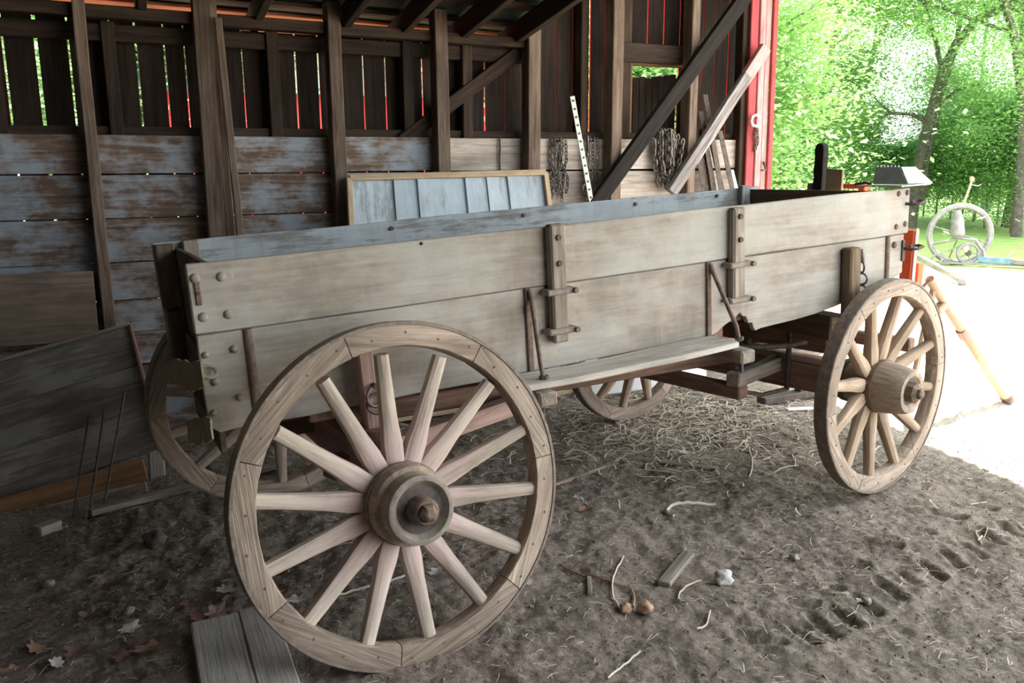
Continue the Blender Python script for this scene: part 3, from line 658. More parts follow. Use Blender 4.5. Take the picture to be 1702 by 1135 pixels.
# tin scoop: folded sheet with serrated lip
sc0 = atX(1478, 313, 3.15)
scp = thing('tin_scoop', 'grey tin scoop with a toothed rim resting on the wagon front', 'scoop', sc0)
def quad_sheet(name, pts, th, mat, parent):
    n = (V(pts[1])-V(pts[0])).cross(V(pts[3])-V(pts[0])).normalized()*th; c = [V(p) for p in pts]; vs_ = [tuple(p-sc0) for p in c]+[tuple(p+n-sc0) for p in c]
    me = bpy.data.meshes.new(name); me.from_pydata(vs_, [], [(3, 2, 1, 0), (4, 5, 6, 7), (0, 1, 5, 4), (1, 2, 6, 5), (2, 3, 7, 6), (3, 0, 4, 7)]); return put(name, me, mat, parent, Matrix.Translation(sc0))
X1 = 3.12
a, b, c, d = atX(1452, 306, X1), atX(1508, 306, X1), atX(1497, 279, X1+.06), atX(1456, 279, X1+.06)
quad_sheet('back_plate', [a, b, c, d], .006, M['steelgrey'], scp)
quad_sheet('side_plate', [b, b+V((.16, -.01, .0)), c+V((.10, 0, 0)), c], .006, M['steelgrey'], scp)
quad_sheet('base_plate', [a+V((-.05, .06, -.012)), b+V((-.05, -.01, -.012)), b+V((.15, -.01, -.004)), a+V((.15, .02, -.004))], .006, M['steelgrey'], scp)
for i in range(7):
    p = d.lerp(c, (i+.3)/7); put('tooth', lathe_me([(0, .007), (.012, .004)], 6), M['steelgrey'], scp, frame_m(p, V((0, 0, 1)), V((1, 0, 0))))
tube('handle', [a+V((0, .02, .0)), a+V((.02, .06, .006)), a+V((.03, .13, -.004))], .007, M['iron'], scp)
# orange machine standing before the wagon
om = thing('orange_implement', 'orange painted implement half hidden behind the wagon front', 'implement', (4.0, .6, 0))
p = atX(1514, 382, 3.95)
beam('side_panel', (p.x, p.y-.004, .80), (p.x, p.y-.004, p.z), .075, .05, M['orange'], om, up=V((1, 0, 0)))
beam('side_panel', (p.x+.05, p.y-.02, .78), (p.x+.05, p.y-.02, .98), .06, .05, M['orange'], om, up=V((1, 0, 0)))
beam('edge_strip', (p.x-.01, p.y-.048, .80), (p.x-.01, p.y-.048, p.z+.01), .012, .02, M['white'], om, up=V((1, 0, 0)))
beam('cross_member', (p.x, p.y+.02, 1.14), (p.x, 1.25, 1.14), .05, .05, M['iron'], om)
beam('leg', (p.x, 1.25, .04), (p.x, 1.25, 1.42), .06, .05, M['iron'], om, up=V((1, 0, 0)))
q0, q1 = atX(1396, 309.5, 3.95), atX(1442, 309.5, 3.95)
beam('top_rail', q0, q1, .05, .03, M['orange'], om); beam('side_panel', (q1.x, q1.y+.03, 1.12), (q1.x, q1.y+.03, q1.z), .05, .04, M['orange'], om, up=V((1, 0, 0)))
beam('foot_bar', (p.x-.35, 1.25, .03), (p.x+.35, 1.25, .03), .08, .05, M['iron'], om)
# pole leaning out in front
t0, t1 = atY(1545, 464, .5), V((5.04, .5, .02))
pole = thing('wooden_pole', 'long tan wooden pole slanting down to the sunlit yard', 'pole', t1)
rod('shaft', t0, t1, .026, M['cardboard'], pole, 12, r1=.034)
mid = t0.lerp(t1, .38); rod('iron_band', mid, t0.lerp(t1, .44), .040, M['gear_pink'], pole, 12)
rod('iron_tip', t0.lerp(t1, .955), t1, .038, M['rust'], pole, 10)
tube('loop', [t0+V((-.0, 0, -.01)), t0+V((-.08, .0, -.06)), t0+V((-.10, 0, -.14)), t0+V((-.06, 0, -.19)), t0+V((.02, 0, -.17))], .010, M['rust'], pole, 7)
beam('cross_block', t0.lerp(t1, .18)+V((-.08, 0, -.04)), t0.lerp(t1, .18), .05, .05, M['cardboard'], pole)
rod('prop_leg', t0.lerp(t1, .05), V((4.22, .64, .0)), .018, M['cardboard'], pole, 8)

# ---------------------------------------------------------------- things along the wall
# framed blue-grey panel leaning on the posts
SB, ST = V((1.16, 2.06, .0)), V((1.262, 2.415, 1.47)); SB2 = V((2.66, 2.08, .0)); ST2 = V((2.598, 2.34, 1.492))
pan = thing('framed_panel', 'large framed panel of blue grey boards leaning against the posts behind the wagon', 'panel', (1.9, 2.1, 0))
nrm_p = (SB2-SB).cross(ST-SB).normalized()          # faces the wagon
fracs = [0, .205, .325, .57, .685, .80, 1.]
for a, b in zip(fracs, fracs[1:]):
    a2, b2 = .012+a*.976, .012+b*.976
    P = [SB.lerp(SB2, a2), SB.lerp(SB2, b2), ST.lerp(ST2, b2), ST.lerp(ST2, a2)]; g = .0035
    beam('board', (P[0]+P[1])/2+V((0, 0, .015)), (P[2]+P[3])/2, (P[1]-P[0]).length*.5+(P[2]-P[3]).length*.5-g, .018, M['slate'], pan, up=nrm_p, bev=.002)
for s, e in ((SB, ST), (SB2, ST2)): beam('frame_strip', s+nrm_p*.015+V((0, 0, .0)), e+nrm_p*.015, .035, .03, M['pale'], pan, up=nrm_p, bev=.003)
for s, e in ((ST, ST2), (SB+V((0, .005, .02)), SB2+V((0, .005, .02)))): beam('frame_strip', s+nrm_p*.016, e+nrm_p*.016, .038, .03, M['pale'], pan, up=nrm_p, bev=.003)
# loose plank leaning on the post
beam('loose_plank', wp(.655, 0.02, -.185), wp(.585, 2.36, -.14), .042, .02, M['post'], None, up=WN, label='narrow weathered plank leaning against the widest post', cat='plank')
# left corner: plywood nailed up, big panel, planks, rods
beam('plywood_sheet', wp(-1.6, .805, -.135), wp(-.175, .79, -.135), .39, .014, M['ply2'], None, up=WN, bev=.002, label='brown plywood sheet fixed low across the wall posts', cat='plywood')
bp_ = thing('plywood_backing', 'dusty dark panel with a wooden edge frame leaning above stacked planks', 'panel', (-.5, 1.7, 0))
c1, c2, c3 = atY(268, 745, 1.72), atY(216, 541, 2.12), atY(0, 836, 1.72)
ex = (c1-c3).normalized(); W_ = 1.35; c3 = c1-ex*W_; c4 = c2-ex*W_; nb = (c1-c3).cross(c4-c3).normalized()
hv = (c2-c1)
for k in range(3):
    lo = c1-ex*W_/2+hv*((k+.5)/3); beam('panel_board', lo-ex*W_/2, lo+ex*W_/2, hv.length/3-.002, .016, M['ply'], bp_, up=nb, bev=.002)
beam('edge_strip', c4+nb*.012, c2+nb*.012, .018, .03, M['grey'], bp_, up=nb); beam('edge_strip', c1+nb*.012, c2+nb*.012, .02, .03, M['gear'], bp_, up=nb)
g1, g2_ = atY(242, 778, 1.66), atY(0, 848, 1.66)
beam('orange_plank', g2_+(g2_-g1)*2, g1+V((0, 0, -.005)), .115, .03, M['orangewood'], None, up=V((0, -1, .1)), label='orange brown plank lying on edge under the dusty panel', cat='plank')
g1, g2_ = atY(245, 812, 1.63), atY(0, 872, 1.63)
beam('pale_plank', g2_+(g2_-g1)*2, g1, .075, .028, M['pinkplank'], None, up=V((0, -1, .05)), label='pale pinkish plank on the ground below the orange plank', cat='plank')
beam('short_block', atY(258, 775, 1.78)+V((0, 0, -.14)), atY(258, 775, 1.78)+V((.012, 0, .10)), .075, .05, M['greyplank'], None, up=V((0, -1, 0)), label='short grey board end propped beside the plank stack', cat='board')
s0, s1 = V((-.33, 1.37, .022)), V((.62, 1.60, .022))
beam('ground_strip', s0, s1, .045, .03, M['grey'], None, label='thin wooden strip lying on the dirt by the far rear wheel', cat='strip')
beam('wood_offcut', atZ(62, 892)+V((0, 0, .02)), atZ(98, 878)+V((0, 0, .02)), .06, .05, M['greyplank'], None, label='pale wooden offcut half buried near the leaning panel', cat='offcut')
for k, (a, b, nm) in enumerate((((122, 858), (148, 692), 'shortest'), ((148, 862), (173, 683), 'middle'), ((172, 846), (207, 652), 'longest'))):
    p0 = atZ(*a); p1 = atY(*b, 1.86); n = int((p1-p0).length/.014); prof = []
    for i in range(n+1): t = i/n*(p1-p0).length; prof += [(t, .0055), (t+.004, .0068), (t+.008, .0055)]
    put('steel_rod', lathe_me(prof, 7), M['iron'], None, frame_m(p0, p1-p0, V((1, 0, 0))), label='%s of three dark ribbed steel rods leaning on the dusty panel' % nm, cat='rod')
# white blocks and stones behind the wagon
put('white_block', box_me(.46, .30, .10, .01), M['white'], None, frame_m(V((3.45, 2.02, .055)), V((1, -.15, 0)), V((0, 0, 1))), label='flat white slab lying on straw behind the wagon', cat='slab')
put('white_board', box_me(.40, .30, .02, .004), M['white'], None, frame_m(V((2.95, 1.95, .145)), V((1, -.35, .1)), V((.2, -.75, .6))), label='white board tilted on the ground behind far front wheel', cat='board')
def rock(name, c, r, mat, label, cat, group=None, seed=0, sq=.7, **k):
    bm = bmesh.new(); bmesh.ops.create_icosphere(bm, subdivisions=3, radius=r)
    for v in bm.verts: v.co *= 1+.40*noise.noise(v.co/r*1.2+V((seed*5, 0, 0)))+(.22*noise.noise(v.co/r*3.5+V((seed*3, 1, 0))) if mat != M['nut'] else 0); v.co.z *= sq
    zmin = min(v.co.z for v in bm.verts)
    return put(name, mesh_of(bm, name, True), mat, None, Matrix.Translation(V((c.x, c.y, gz(c.x, c.y)-zmin*.8))), label=label, cat=cat, group=group, **k)

# chains
def link_geo(p, d, side, L, w, th):
    pts = []; d = d.normalized(); side = (side-d*side.dot(d)).normalized()
    for i in range(10):
        a = 2*math.pi*i/10; pts.append(p+d*(math.cos(a)*L*.5)+side*(math.sin(a)*w*.5))
    return tube_geo(pts, th, 5, True)
def chain_strand(pts, L, w, th, org):
    """Links strung along a polyline, alternating by a quarter turn."""
    pts = [V(p) for p in pts]; parts = []; s = 0; i = 0; k = 0; step_ = L*.72; pos = 0.
    seg = [(b-a).length for a, b in zip(pts, pts[1:])]; tot = sum(seg); n = int(tot/step_)
    for k in range(n):
        t = k*step_; j = 0
        while j < len(seg)-1 and t > seg[j]: t -= seg[j]; j += 1
        d = (pts[j+1]-pts[j]).normalized(); p = pts[j]+d*t
        s1 = d.cross(WN).normalized(); s2 = d.cross(s1)
        parts.append(link_geo(p-org, d, (s1 if k % 2 else s2)+s1*.25, L, w, th))
    return geo_me(parts)
def chain(name, label, strands, L, w, th, mat, extra=None):
    org = V(strands[0][0]); root = thing(name, label, 'chain', org)
    for s in strands: put('chain_strand', chain_strand(s, L, w, th, org), mat, root, Matrix.Translation(org), kind='stuff')
    return root
def hang(x, z0, z1, off, wob=.01, seed=0):
    r = random.Random(seed); return [wp(x+r.uniform(-wob, wob)*min(1, i/2), z0+(z1-z0)*i/6, off+r.uniform(-.004, .004)) for i in range(7)]
rod('hanging_nail', wp(2.78, 1.70, .005), wp(2.78, 1.712, -.085), .006, M['iron'], wall); rod('hanging_nail', wp(3.045, 1.70, .005), wp(3.045, 1.712, -.085), .006, M['iron'], wall); rod('hanging_nail', wp(3.64, 1.74, .005), wp(3.64, 1.755, -.10), .007, M['iron'], wall)
chain('trace_chain', 'dark thin chain hanging in a bundle just right of a post', [hang(2.735+i*.022, 1.725-.01*abs(i-2), 1.28+.03*(i % 3), -.022-.014*(i % 2), .016, i) for i in range(6)], .034, .019, .0042, M['chain'])
chain('log_chain', 'bright heavy chain hanging behind the green steel post', [hang(3.0, 1.72, 1.30, -.05, .01, 21), hang(3.03, 1.715, 1.25, -.03, .012, 24)], .052, .032, .0075, M['chain'])
chain('light_chain', 'slender chain hanging beside the bright heavy chain', [hang(3.07, 1.72, 1.28, -.028, .008, 22), hang(3.105, 1.715, 1.26, -.026, .008, 23)], .034, .02, .0045, M['chain'])
def loop(x0, x1, zt, zb, off, seed):
    r = random.Random(seed); return [wp(x0+r.uniform(-.005, .005)+(x1-x0)*(.5-.5*math.cos(math.pi*i/12)), zt-(zt-zb)*math.sin(math.pi*i/12)**.8, off+r.uniform(-.008, .008)) for i in range(13)]
big = chain('tow_chain', 'heavy tangled chain with hooks draped over the board edge between the braces',
      [hang(3.63, 1.76, 1.40, -.05, .012, 31), loop(3.64, 3.76, 1.775, 1.36, -.055, 32), loop(3.60, 3.72, 1.77, 1.45, -.08, 33), [wp(3.60, 1.74, -.05), wp(3.64, 1.785, -.06), wp(3.70, 1.78, -.07), wp(3.75, 1.70, -.07), wp(3.78, 1.58, -.065), wp(3.785, 1.44, -.06), wp(3.75, 1.39, -.06)],
       hang(3.69, 1.74, 1.36, -.09, .012, 35), hang(3.58, 1.70, 1.46, -.06, .008, 36), hang(3.66, 1.77, 1.50, -.10, .012, 37), loop(3.66, 3.78, 1.76, 1.52, -.10, 38)], .05, .03, .0075, M['chain'])
tube('chain_hook', [wp(3.585, 1.47, -.07), wp(3.575, 1.42, -.075), wp(3.59, 1.38, -.08), wp(3.62, 1.385, -.08), wp(3.625, 1.42, -.08)], .009, M['chain'], big); tube('chain_hook', [wp(3.55, 1.73, -.05), wp(3.565, 1.72, -.06), wp(3.57, 1.66, -.06), wp(3.565, 1.61, -.06)], .010, M['chain'], big)
tube('hanging_wire', [wp(2.352, 1.735, -.012), wp(2.354, 1.66, -.016), wp(2.35, 1.58, -.014), wp(2.353, 1.50, -.016)], .006, M['iron'], None, label='dark twisted wire hanging over the plank wall above the framed panel', cat='wire')
# steel fence posts
def fence_post(p0, p1, mat, label, holes=None, group=None, w=.034):
    p0, p1 = V(p0), V(p1); L = (p1-p0).length; d = (p1-p0); mw = frame_m(p0, d, -WN)
    bm = bmesh.new()
    for (cy, cz, sy, sz) in ((0, 0, w, .005), (0, -.012, .005, .022)):
        g = bmesh.ops.create_cube(bm, size=1)
        for v in g['verts']: v.co = V(((v.co.x+.5)*L, v.co.y*sy+cy, v.co.z*sz+cz))
    root = put('steel_fence_post', mesh_of(bm), mat, None, mw, label=label, cat='fence post', group=group)
    if holes:
        n = int(L/.055)
        for i in range(n): put('stud_hole', HOLE, M['iron'], root, mw @ Matrix.Translation((L-.03-i*.055, 0, .0028)) @ Matrix.Rotation(-math.pi/2, 4, 'Y'))
    return root
HOLE = lathe_me([(-.002, .0085), (.003, .0085)], 8); HOLE.materials.append(M['iron'])
fence_post(wp(3.19, .02, -.30), wp(2.848, 2.0, -.115), M['tpost'], 'pale green steel fence post with a row of dark holes leaning by hanging chains', True)
for i, (xb, xt, zt, lab) in enumerate(((4.08, 3.915, 1.86, 'shortest thin brown'), (4.13, 3.965, 1.80, 'orange tipped'), (4.17, 3.975, 1.93, 'slender dark'), (4.22, 4.01, 2.05, 'tallest dark'), (4.30, 4.04, 1.84, 'studded grey'), (4.36, 4.16, 1.79, 'rust streaked'), (4.45, 4.28, 1.50, 'stubby pale'))):
    fence_post(wp(xb+.06, .02, -.30-.028*i), wp(xt, zt, -.04), M['rusty_tpost'] if i != 6 else M['steelgrey'], lab+' steel fence post in the cluster leaning by the red jamb', i == 4, 'steel posts leaning by the door', .042)
# hook and latch on the jamb
hk = wp(4.43, 1.86, -.10)
tube('clevis_hook', [hk+WD*.06+V((0, 0, .03)), hk+WD*.02+V((0, 0, .05)), hk-WD*.02+V((0, 0, .035)), hk-WD*.03+V((0, 0, .0)), hk-WD*.01+V((0, 0, -.03)), hk+WD*.04+V((0, 0, -.035)), hk+WD*.06+V((0, 0, -.05))], .011, M['white'], None, 8, label='white curved hook on the red door jamb', cat='hook')
chain('latch_chain', 'short thin rusty chain on the red jamb under the white hook', [hang(4.455, 1.80, 1.62, -.09, .01, 51), hang(4.475, 1.80, 1.64, -.088, .01, 52)], .028, .016, .0035, M['rust'])
tube('gate_pin', [wp(4.55, 1.56, -.09), wp(4.55, 1.50, -.12), wp(4.51, 1.495, -.12)], .008, M['iron'], None, label='dark bent iron pin low on the red jamb', cat='pin')

# ---------------------------------------------------------------- foreground board and litter
fb = thing('floor_board', 'split grey board lying on the dirt against the near rear wheel', 'board', (.06, -.1, .02))
d0, d1 = atZ(380, 1018, .03), atZ(425, 1200, .03); dd = (d1-d0).normalized(); sd_ = V((-dd.y, dd.x, 0))
wA, wB = (atZ(318, 1045, .03)-atZ(395, 1020, .03)).length, (atZ(395, 1020, .03)-atZ(452, 1005, .03)).length
zc = .026
cL = atZ(357, 1030, .03); cR = atZ(424, 1012, .03)
beam('plank_half', V((cL.x, cL.y, zc)), V((cL.x, cL.y, zc))+dd*.9, wA-.001, .03, M['oldboard'], fb, segs=6, jit=.004); beam('plank_half', V((cR.x, cR.y, zc)), V((cR.x, cR.y, zc))+dd*.9, wB-.001, .03, M['oldboard'], fb, segs=6, jit=.004)
rock('concrete_lump', atZ(1202, 968), .036, M['stone'], 'pale rough lump of stone on the open dirt floor', 'stone', seed=1)
rock('walnut', atZ(1040, 1014), .022, M['nut'], 'brown walnut on the dirt with a curling stem', 'nut', 'walnuts on the floor', seed=2, sq=.9)
rock('walnut', atZ(1072, 1014), .027, M['nut'], 'larger brown walnut beside its pair on the dirt', 'nut', 'walnuts on the floor', seed=3, sq=.85)
rock('clod', atZ(258, 912), .045, M['bark'], 'dark clod of earth lying near the grey board', 'clod', seed=4)
for i, (px, py, r) in enumerate(((1440, 1000, .018), (82, 975, .02), (1320, 930, .02), (215, 1020, .018))): rock('pebble', atZ(px, py), r, M['dusty'], 'small pale pebble on the dirt floor', 'pebble', 'pebbles on the dirt floor', seed=9+i)
def stick(name, a, b, w, t, mat, label, cat):
    p0, p1 = atZ(*a), atZ(*b); z = t*.5
    return beam(name, V((p0.x, p0.y, gz(p0.x, p0.y)+z)), V((p1.x, p1.y, gz(p1.x, p1.y)+z)), w, t, mat, None, bev=.003, segs=5, jit=.004, label=label, cat=cat)
stick('wood_stick', (905, 812), (1005, 778), .022, .016, M['pinkplank'], 'straight pale stick on the dirt right of near rear wheel', 'stick')
stick('wood_lath', (1053, 763), (1192, 778), .035, .014, M['grey'], 'flat grey lath lying on dirt between the wheels', 'lath')
stick('bark_strip', (1104, 972), (1145, 920), .05, .02, M['grey'], 'crooked grey bark strip on the open floor', 'bark')
stick('wood_chip', (978, 960), (980, 988), .018, .012, M['grey'], 'short upright grey chip on the floor left of walnuts', 'chip')
stick('small_lath', (1306, 684), (1352, 676), .04, .012, M['white'], 'small white lath on the straw beside the front wheel', 'lath')
stick('twig', (1060, 800), (1175, 815), .008, .008, M['gear'], 'thin brown twig below the flat grey lath', 'twig')
stick('twig', (1230, 925), (1315, 932), .006, .006, M['gear'], 'thin twig near the pale stone lump', 'twig')
def stem(pts, r, label, mat='straw'):
    pts = [V((x, y, 0)) for x, y in pts]; sm = []
    for i in range(len(pts)-1):
        a, b, c, d = pts[max(0, i-1)], pts[i], pts[i+1], pts[min(len(pts)-1, i+2)]
        for k in range(5):
            t = k/5; sm.append(.5*((2*b)+(c-a)*t+(2*a-5*b+4*c-d)*t*t+(3*b-a-3*c+d)*t**3))
    w = [atZ(p.x, p.y) for p in sm+[pts[-1]]]; tube('dry_stalk', [V((p.x, p.y, gz(p.x, p.y)+r+.004)) for p in w], r, M[mat], None, 5, label=label, cat='stem')
stem([(1036, 925), (1020, 960), (1018, 990), (1030, 1014)], .004, 'curling pale stem running up from the smaller walnut')
stem([(930, 935), (1000, 965), (1050, 980), (1052, 1008)], .005, 'brown jointed stem ending at the larger walnut', 'nut')
stem([(1120, 860), (1108, 852), (1118, 842), (1150, 838), (1190, 837)], .007, 'pale hooked stem bent like a crook on the dirt')
stem([(1142, 1010), (1128, 995), (1135, 980), (1165, 966)], .004, 'thin arched stem right of the walnuts')
stem([(1700, 880), (1688, 870), (1680, 860)], .004, 'thin pale stem beside the tyre track')
stem([(1010, 1130), (1030, 1110), (1064, 1085)], .004, 'forked pale stem at the near edge of the floor')
stem([(1180, 1020), (1172, 1040), (1158, 1048)], .004, 'short bent straw below the arched stem')
stem([(1625, 900), (1640, 885), (1622, 886), (1632, 905)], .0035, 'looped pale straw lying in the tyre track')
stem([(540, 1000), (585, 985), (640, 975), (680, 962)], .0045, 'long dry stem seen through the near rear wheel spokes')
stem([(1245, 745), (1250, 775), (1245, 800)], .004, 'upright dry stalk between the wheels')
# dry leaves
def leaf_me(seed, lobes):
    r = random.Random(seed); pts = []; n = 26
    for i in range(n):
        a = 2*math.pi*i/n; rr = .5+.5*abs(math.cos(a*.5))*.2
        rr *= (1-.38*(.5+.5*math.cos(a*lobes)))*r.uniform(.9, 1.1); pts.append((rr*math.cos(a), .62*rr*math.sin(a)))
    bm = bmesh.new(); c = bm.verts.new((0, 0, 0)); ring1 = [bm.verts.new((x*.5, y*.5, 0)) for x, y in pts]; ring2 = [bm.verts.new((x, y, 0)) for x, y in pts]
    for i in range(n):
        j = (i+1) % n; bm.faces.new((c, ring1[i], ring1[j])); bm.faces.new((ring1[i], ring2[i], ring2[j], ring1[j]))
    cu = r.uniform(.25, .6); tw = r.uniform(-.4, .4)
    for v in bm.verts: v.co.z = cu*v.co.y**2*1.6+.22*v.co.x**2+tw*v.co.x*v.co.y+.06*noise.noise(v.co*4+V((seed, 0, 0)))
    return mesh_of(bm, 'leaf', True)
LM = [[leaf_me(k*3+j, 7-k) for k in range(2)] for j in range(3)]
LN = ['curled brown oak leaf on the dirt floor', 'purplish brown crumpled leaf on the dirt floor', 'pale grey dry leaf on the dirt floor']
for j in range(3):
    for me in LM[j]: me.materials.append(M['leaf%d' % (j+1)])
spots = [(240, 1075, 1, .11), (215, 1050, 2, .09), (345, 995, 1, .12), (360, 1020, 1, .11), (375, 980, 2, .09), (320, 1010, 0, .10), (330, 1030, 0, .08), (150, 1025, 1, .12), (60, 1080, 0, .10), (20, 1120, 0, .09), (95, 1110, 2, .08), (130, 1090, 1, .12), (250, 1090, 0, .13), (490, 998, 2, .10), (700, 985, 1, .08), (790, 925, 0, .08), (725, 955, 2, .09), (770, 905, 0, .07),
         (905, 900, 1, .08), (970, 852, 0, .08), (960, 835, 2, .06), (1100, 742, 2, .10), (1140, 752, 2, .08), (1165, 795, 0, .08), (1205, 735, 1, .07), (1250, 660, 0, .05), (1290, 690, 2, .06), (470, 985, 0, .09), (880, 970, 2, .06), (1435, 998, 2, .09), (205, 1100, 1, .10), (55, 1040, 1, .11), (170, 975, 0, .09), (240, 862, 2, .11), (1640, 780, 2, .06)]
for i, (px, py, j, s) in enumerate(spots):
    p = atZ(px, py); mw = Matrix.Translation((p.x, p.y, gz(p.x, p.y)+.012)) @ Matrix.Rotation(rnd.uniform(0, 6.3), 4, 'Z') @ Matrix.Rotation(rnd.uniform(-.4, .4), 4, 'X') @ Matrix.Scale(s*.9, 4)
    put('dry_leaf', LM[j][i % 2], None, None, mw, label=LN[j], cat='leaf', group=['brown leaves on the floor', 'purplish leaves on the floor', 'pale leaves on the floor'][j])
# straw litter
def straw_mesh(n, spot, lmin, lmax, w, seed):
    r = random.Random(seed); vs_, fs = [], []
    for _ in range(n):
        x, y = spot(r); L = r.uniform(lmin, lmax)*(1 if r.random() < .85 else 1.8); a = r.uniform(0, 6.28); bend = r.uniform(-.8, .8); h0 = gz(x, y)+r.uniform(.001, .012); lift = r.uniform(-.02, .05)*L*3
        px, py = x, y; ww = w*r.uniform(.6, 1.4); k0 = len(vs_)
        for s in range(4):
            nx, ny = -math.sin(a), math.cos(a); z = h0+lift*math.sin(s/3*math.pi)+.001
            vs_ += [(px+nx*ww, py+ny*ww, z), (px-nx*ww, py-ny*ww, z+ww*.7)]; px += math.cos(a)*L/3; py += math.sin(a)*L/3; a += bend/3
        fs += [(k0+2*s, k0+2*s+1, k0+2*s+3, k0+2*s+2) for s in range(3)]
    me = bpy.data.meshes.new('straw'); me.from_pydata(vs_, [], fs); return me
def spread(r): return (r.uniform(-1.2, 4.2), r.uniform(-1.6, 2.3))
def heap(r): return (2.95+r.gauss(0, .55), min(2.15, 1.35+r.gauss(0, .45)))
put('straw_litter', straw_mesh(9000, spread, .012, .05, .0009, 1), M['straw'], label='fine broken straw strewn over the dirt floor', cat='straw', kind='stuff')
put('straw_heap', straw_mesh(3200, heap, .04, .14, .0022, 2), M['straw'], label='thick pale straw spread behind the wagon by far front wheel', cat='straw', kind='stuff')
def dust(r): return (r.uniform(-1.2, 4.4), r.uniform(-1.6, 2.3))
cl_v, cl_f = [], []
rr_ = random.Random(5)
for _ in range(14000):
    x, y = dust(rr_); s = rr_.uniform(.0015, .009)**1.0; z = gz(x, y); k0 = len(cl_v)
    for a in range(3): t = a*2.1+rr_.random()*3; cl_v.append((x+s*math.cos(t), y+s*math.sin(t), z-.001))
    cl_v.append((x, y, z+s*.8)); cl_f += [(k0, k0+1, k0+3), (k0+1, k0+2, k0+3), (k0+2, k0, k0+3)]
me = bpy.data.meshes.new('crumbs'); me.from_pydata(cl_v, [], cl_f); put('dirt_crumbs', me, M['ground'], label='loose crumbs of dry earth over the dirt floor', cat='soil', kind='stuff')

# ---------------------------------------------------------------- outdoors
# red shed whose wall shows through the gaps in the siding
rs = thing('red_shed', 'red board shed glimpsed through the gaps in the barn siding', 'shed', (2.5, 7.0, 0))
y_s = 7.0; zt = atY(450, 150, y_s).z; xa, xb = atY(236, 150, y_s).x, atY(860, 150, y_s).x; k = xa
while k < xb:
    beam('shed_board', (k+.12, y_s, 0), (k+.12, y_s, zt), .235, .025, M['redplain'], rs, up=V((0, -1, 0)), bev=0); k += .24
beam('shed_roof', (xa-.2, y_s+1.2, zt+.5), (xb+.2, y_s+1.2, zt+.5), 2.9, .04, M['tin'], rs, up=V((0, -.38, .92)))
# trees
def tree_parts(seed, H, crownz, crw, crh, nleaf, ls, lean=0., fol='fol1', trunk_r=.16, clumps=26, fork=.45):
    r = random.Random(seed); tubes = []; tips = []
    def limb(p, d, L, r0, depth):
        n = 6; pts = [p.copy()]; rad = [r0]; d = d.normalized()
        for i in range(n):
            d = (d+V((r.uniform(-.16, .16), r.uniform(-.16, .16), r.uniform(-.02, .12)))).normalized(); pts.append(pts[-1]+d*L/n); rad.append(max(.008, r0*(1-.8*(i+1)/n) if depth else r0*(1-.62*(i+1)/n)))
        tubes.append(tube_geo(pts, rad, 7 if depth < 2 else 4)); tips.append(pts[-1])
        if depth < 2:
            for i in range(2 if depth else 3, n+1):
                for _ in range(1 if depth else 2):
                    a = r.uniform(0, 6.28); e = r.uniform(.15, .8); dd = V((math.cos(a), math.sin(a), e)); limb(pts[i], dd, L*r.uniform(.28, .5), rad[i]*.55, depth+1); 
                if depth: tips.append(pts[i])
    limb(V((0, 0, -.1)), V((lean, 0, 1)), H*.9, trunk_r, 0)
    tm = geo_me(tubes); tm.materials.append(M['bark'])
    cen = [(t, r.uniform(.45, .95)) for t in tips if t.z > crownz-crh*.6]
    for _ in range(clumps):
        a = r.uniform(0, 6.28); u = r.uniform(-1, 1); q = math.sqrt(1-u*u)*r.uniform(.5, 1)
        cen.append((V((lean*H*.6+math.cos(a)*q*crw, math.sin(a)*q*crw, crownz+u*crh)), r.uniform(.6, 1.2)))
    vs_, fs = [], []
    for _ in range(nleaf):
        c, s = r.choice(cen); p = c+V((r.gauss(0, .5), r.gauss(0, .5), r.gauss(0, .32)))*s
        if p.z < .1: continue
        d = V((r.uniform(-1, 1), r.uniform(-1, 1), r.uniform(-.5, .3))).normalized(); n = V((r.uniform(-.6, .6), r.uniform(-.6, .6), 1)).normalized(); e = d.cross(n).normalized(); L = ls*r.uniform(.6, 1.4); k0 = len(vs_)
        vs_ += [tuple(p), tuple(p+d*L*.5+e*L*.3), tuple(p+d*L), tuple(p+d*L*.5-e*L*.3)]; fs.append((k0, k0+1, k0+2, k0+3))
    fm = bpy.data.meshes.new('foliage'); fm.from_pydata(vs_, [], fs); fm.materials.append(M[fol]); return tm, fm
protos = [tree_parts(1, 11, 6.0, 2.6, 3.6, 62000, .072, .08, 'fol1', .13, 34), tree_parts(2, 13, 7.0, 3.0, 4.4, 62000, .074, -.05, 'fol3', .16, 34), tree_parts(3, 10, 5.2, 2.4, 3.6, 58000, .072, .0, 'fol2', .12, 34)]
bushes = [tree_parts(11, 2.6, 1.05, 1.3, 1.0, 30000, .065, 0, 'fol3', .03, 14), tree_parts(12, 3.2, 1.3, 1.5, 1.3, 32000, .068, 0, 'fol2', .04, 14), tree_parts(13, 2.4, 1.0, 1.4, 1.0, 28000, .065, 0, 'fol1', .03, 14)]
TK = ['bright green broadleaf tree at the wood edge beyond the lawn', 'tall blue green tree at the wood edge beyond the lawn', 'dark leafy tree at the wood edge beyond the lawn', 'leaning tall trunk tree arching over the lawn']
def place_tree(proto, px, dist, s, rot, name, label, cat, group):
    d = ray(px, 300); d = V((d.x, d.y, 0)).normalized(); p = V((CAM.x, CAM.y, 0))+d*dist
    root = thing(name, label, cat, p, group); mw = Matrix.Translation(p) @ Matrix.Rotation(rot, 4, 'Z') @ Matrix.Scale(s, 4)
    put('trunk', proto[0], None, root, mw); put('foliage', proto[1], None, root, mw, kind='stuff')
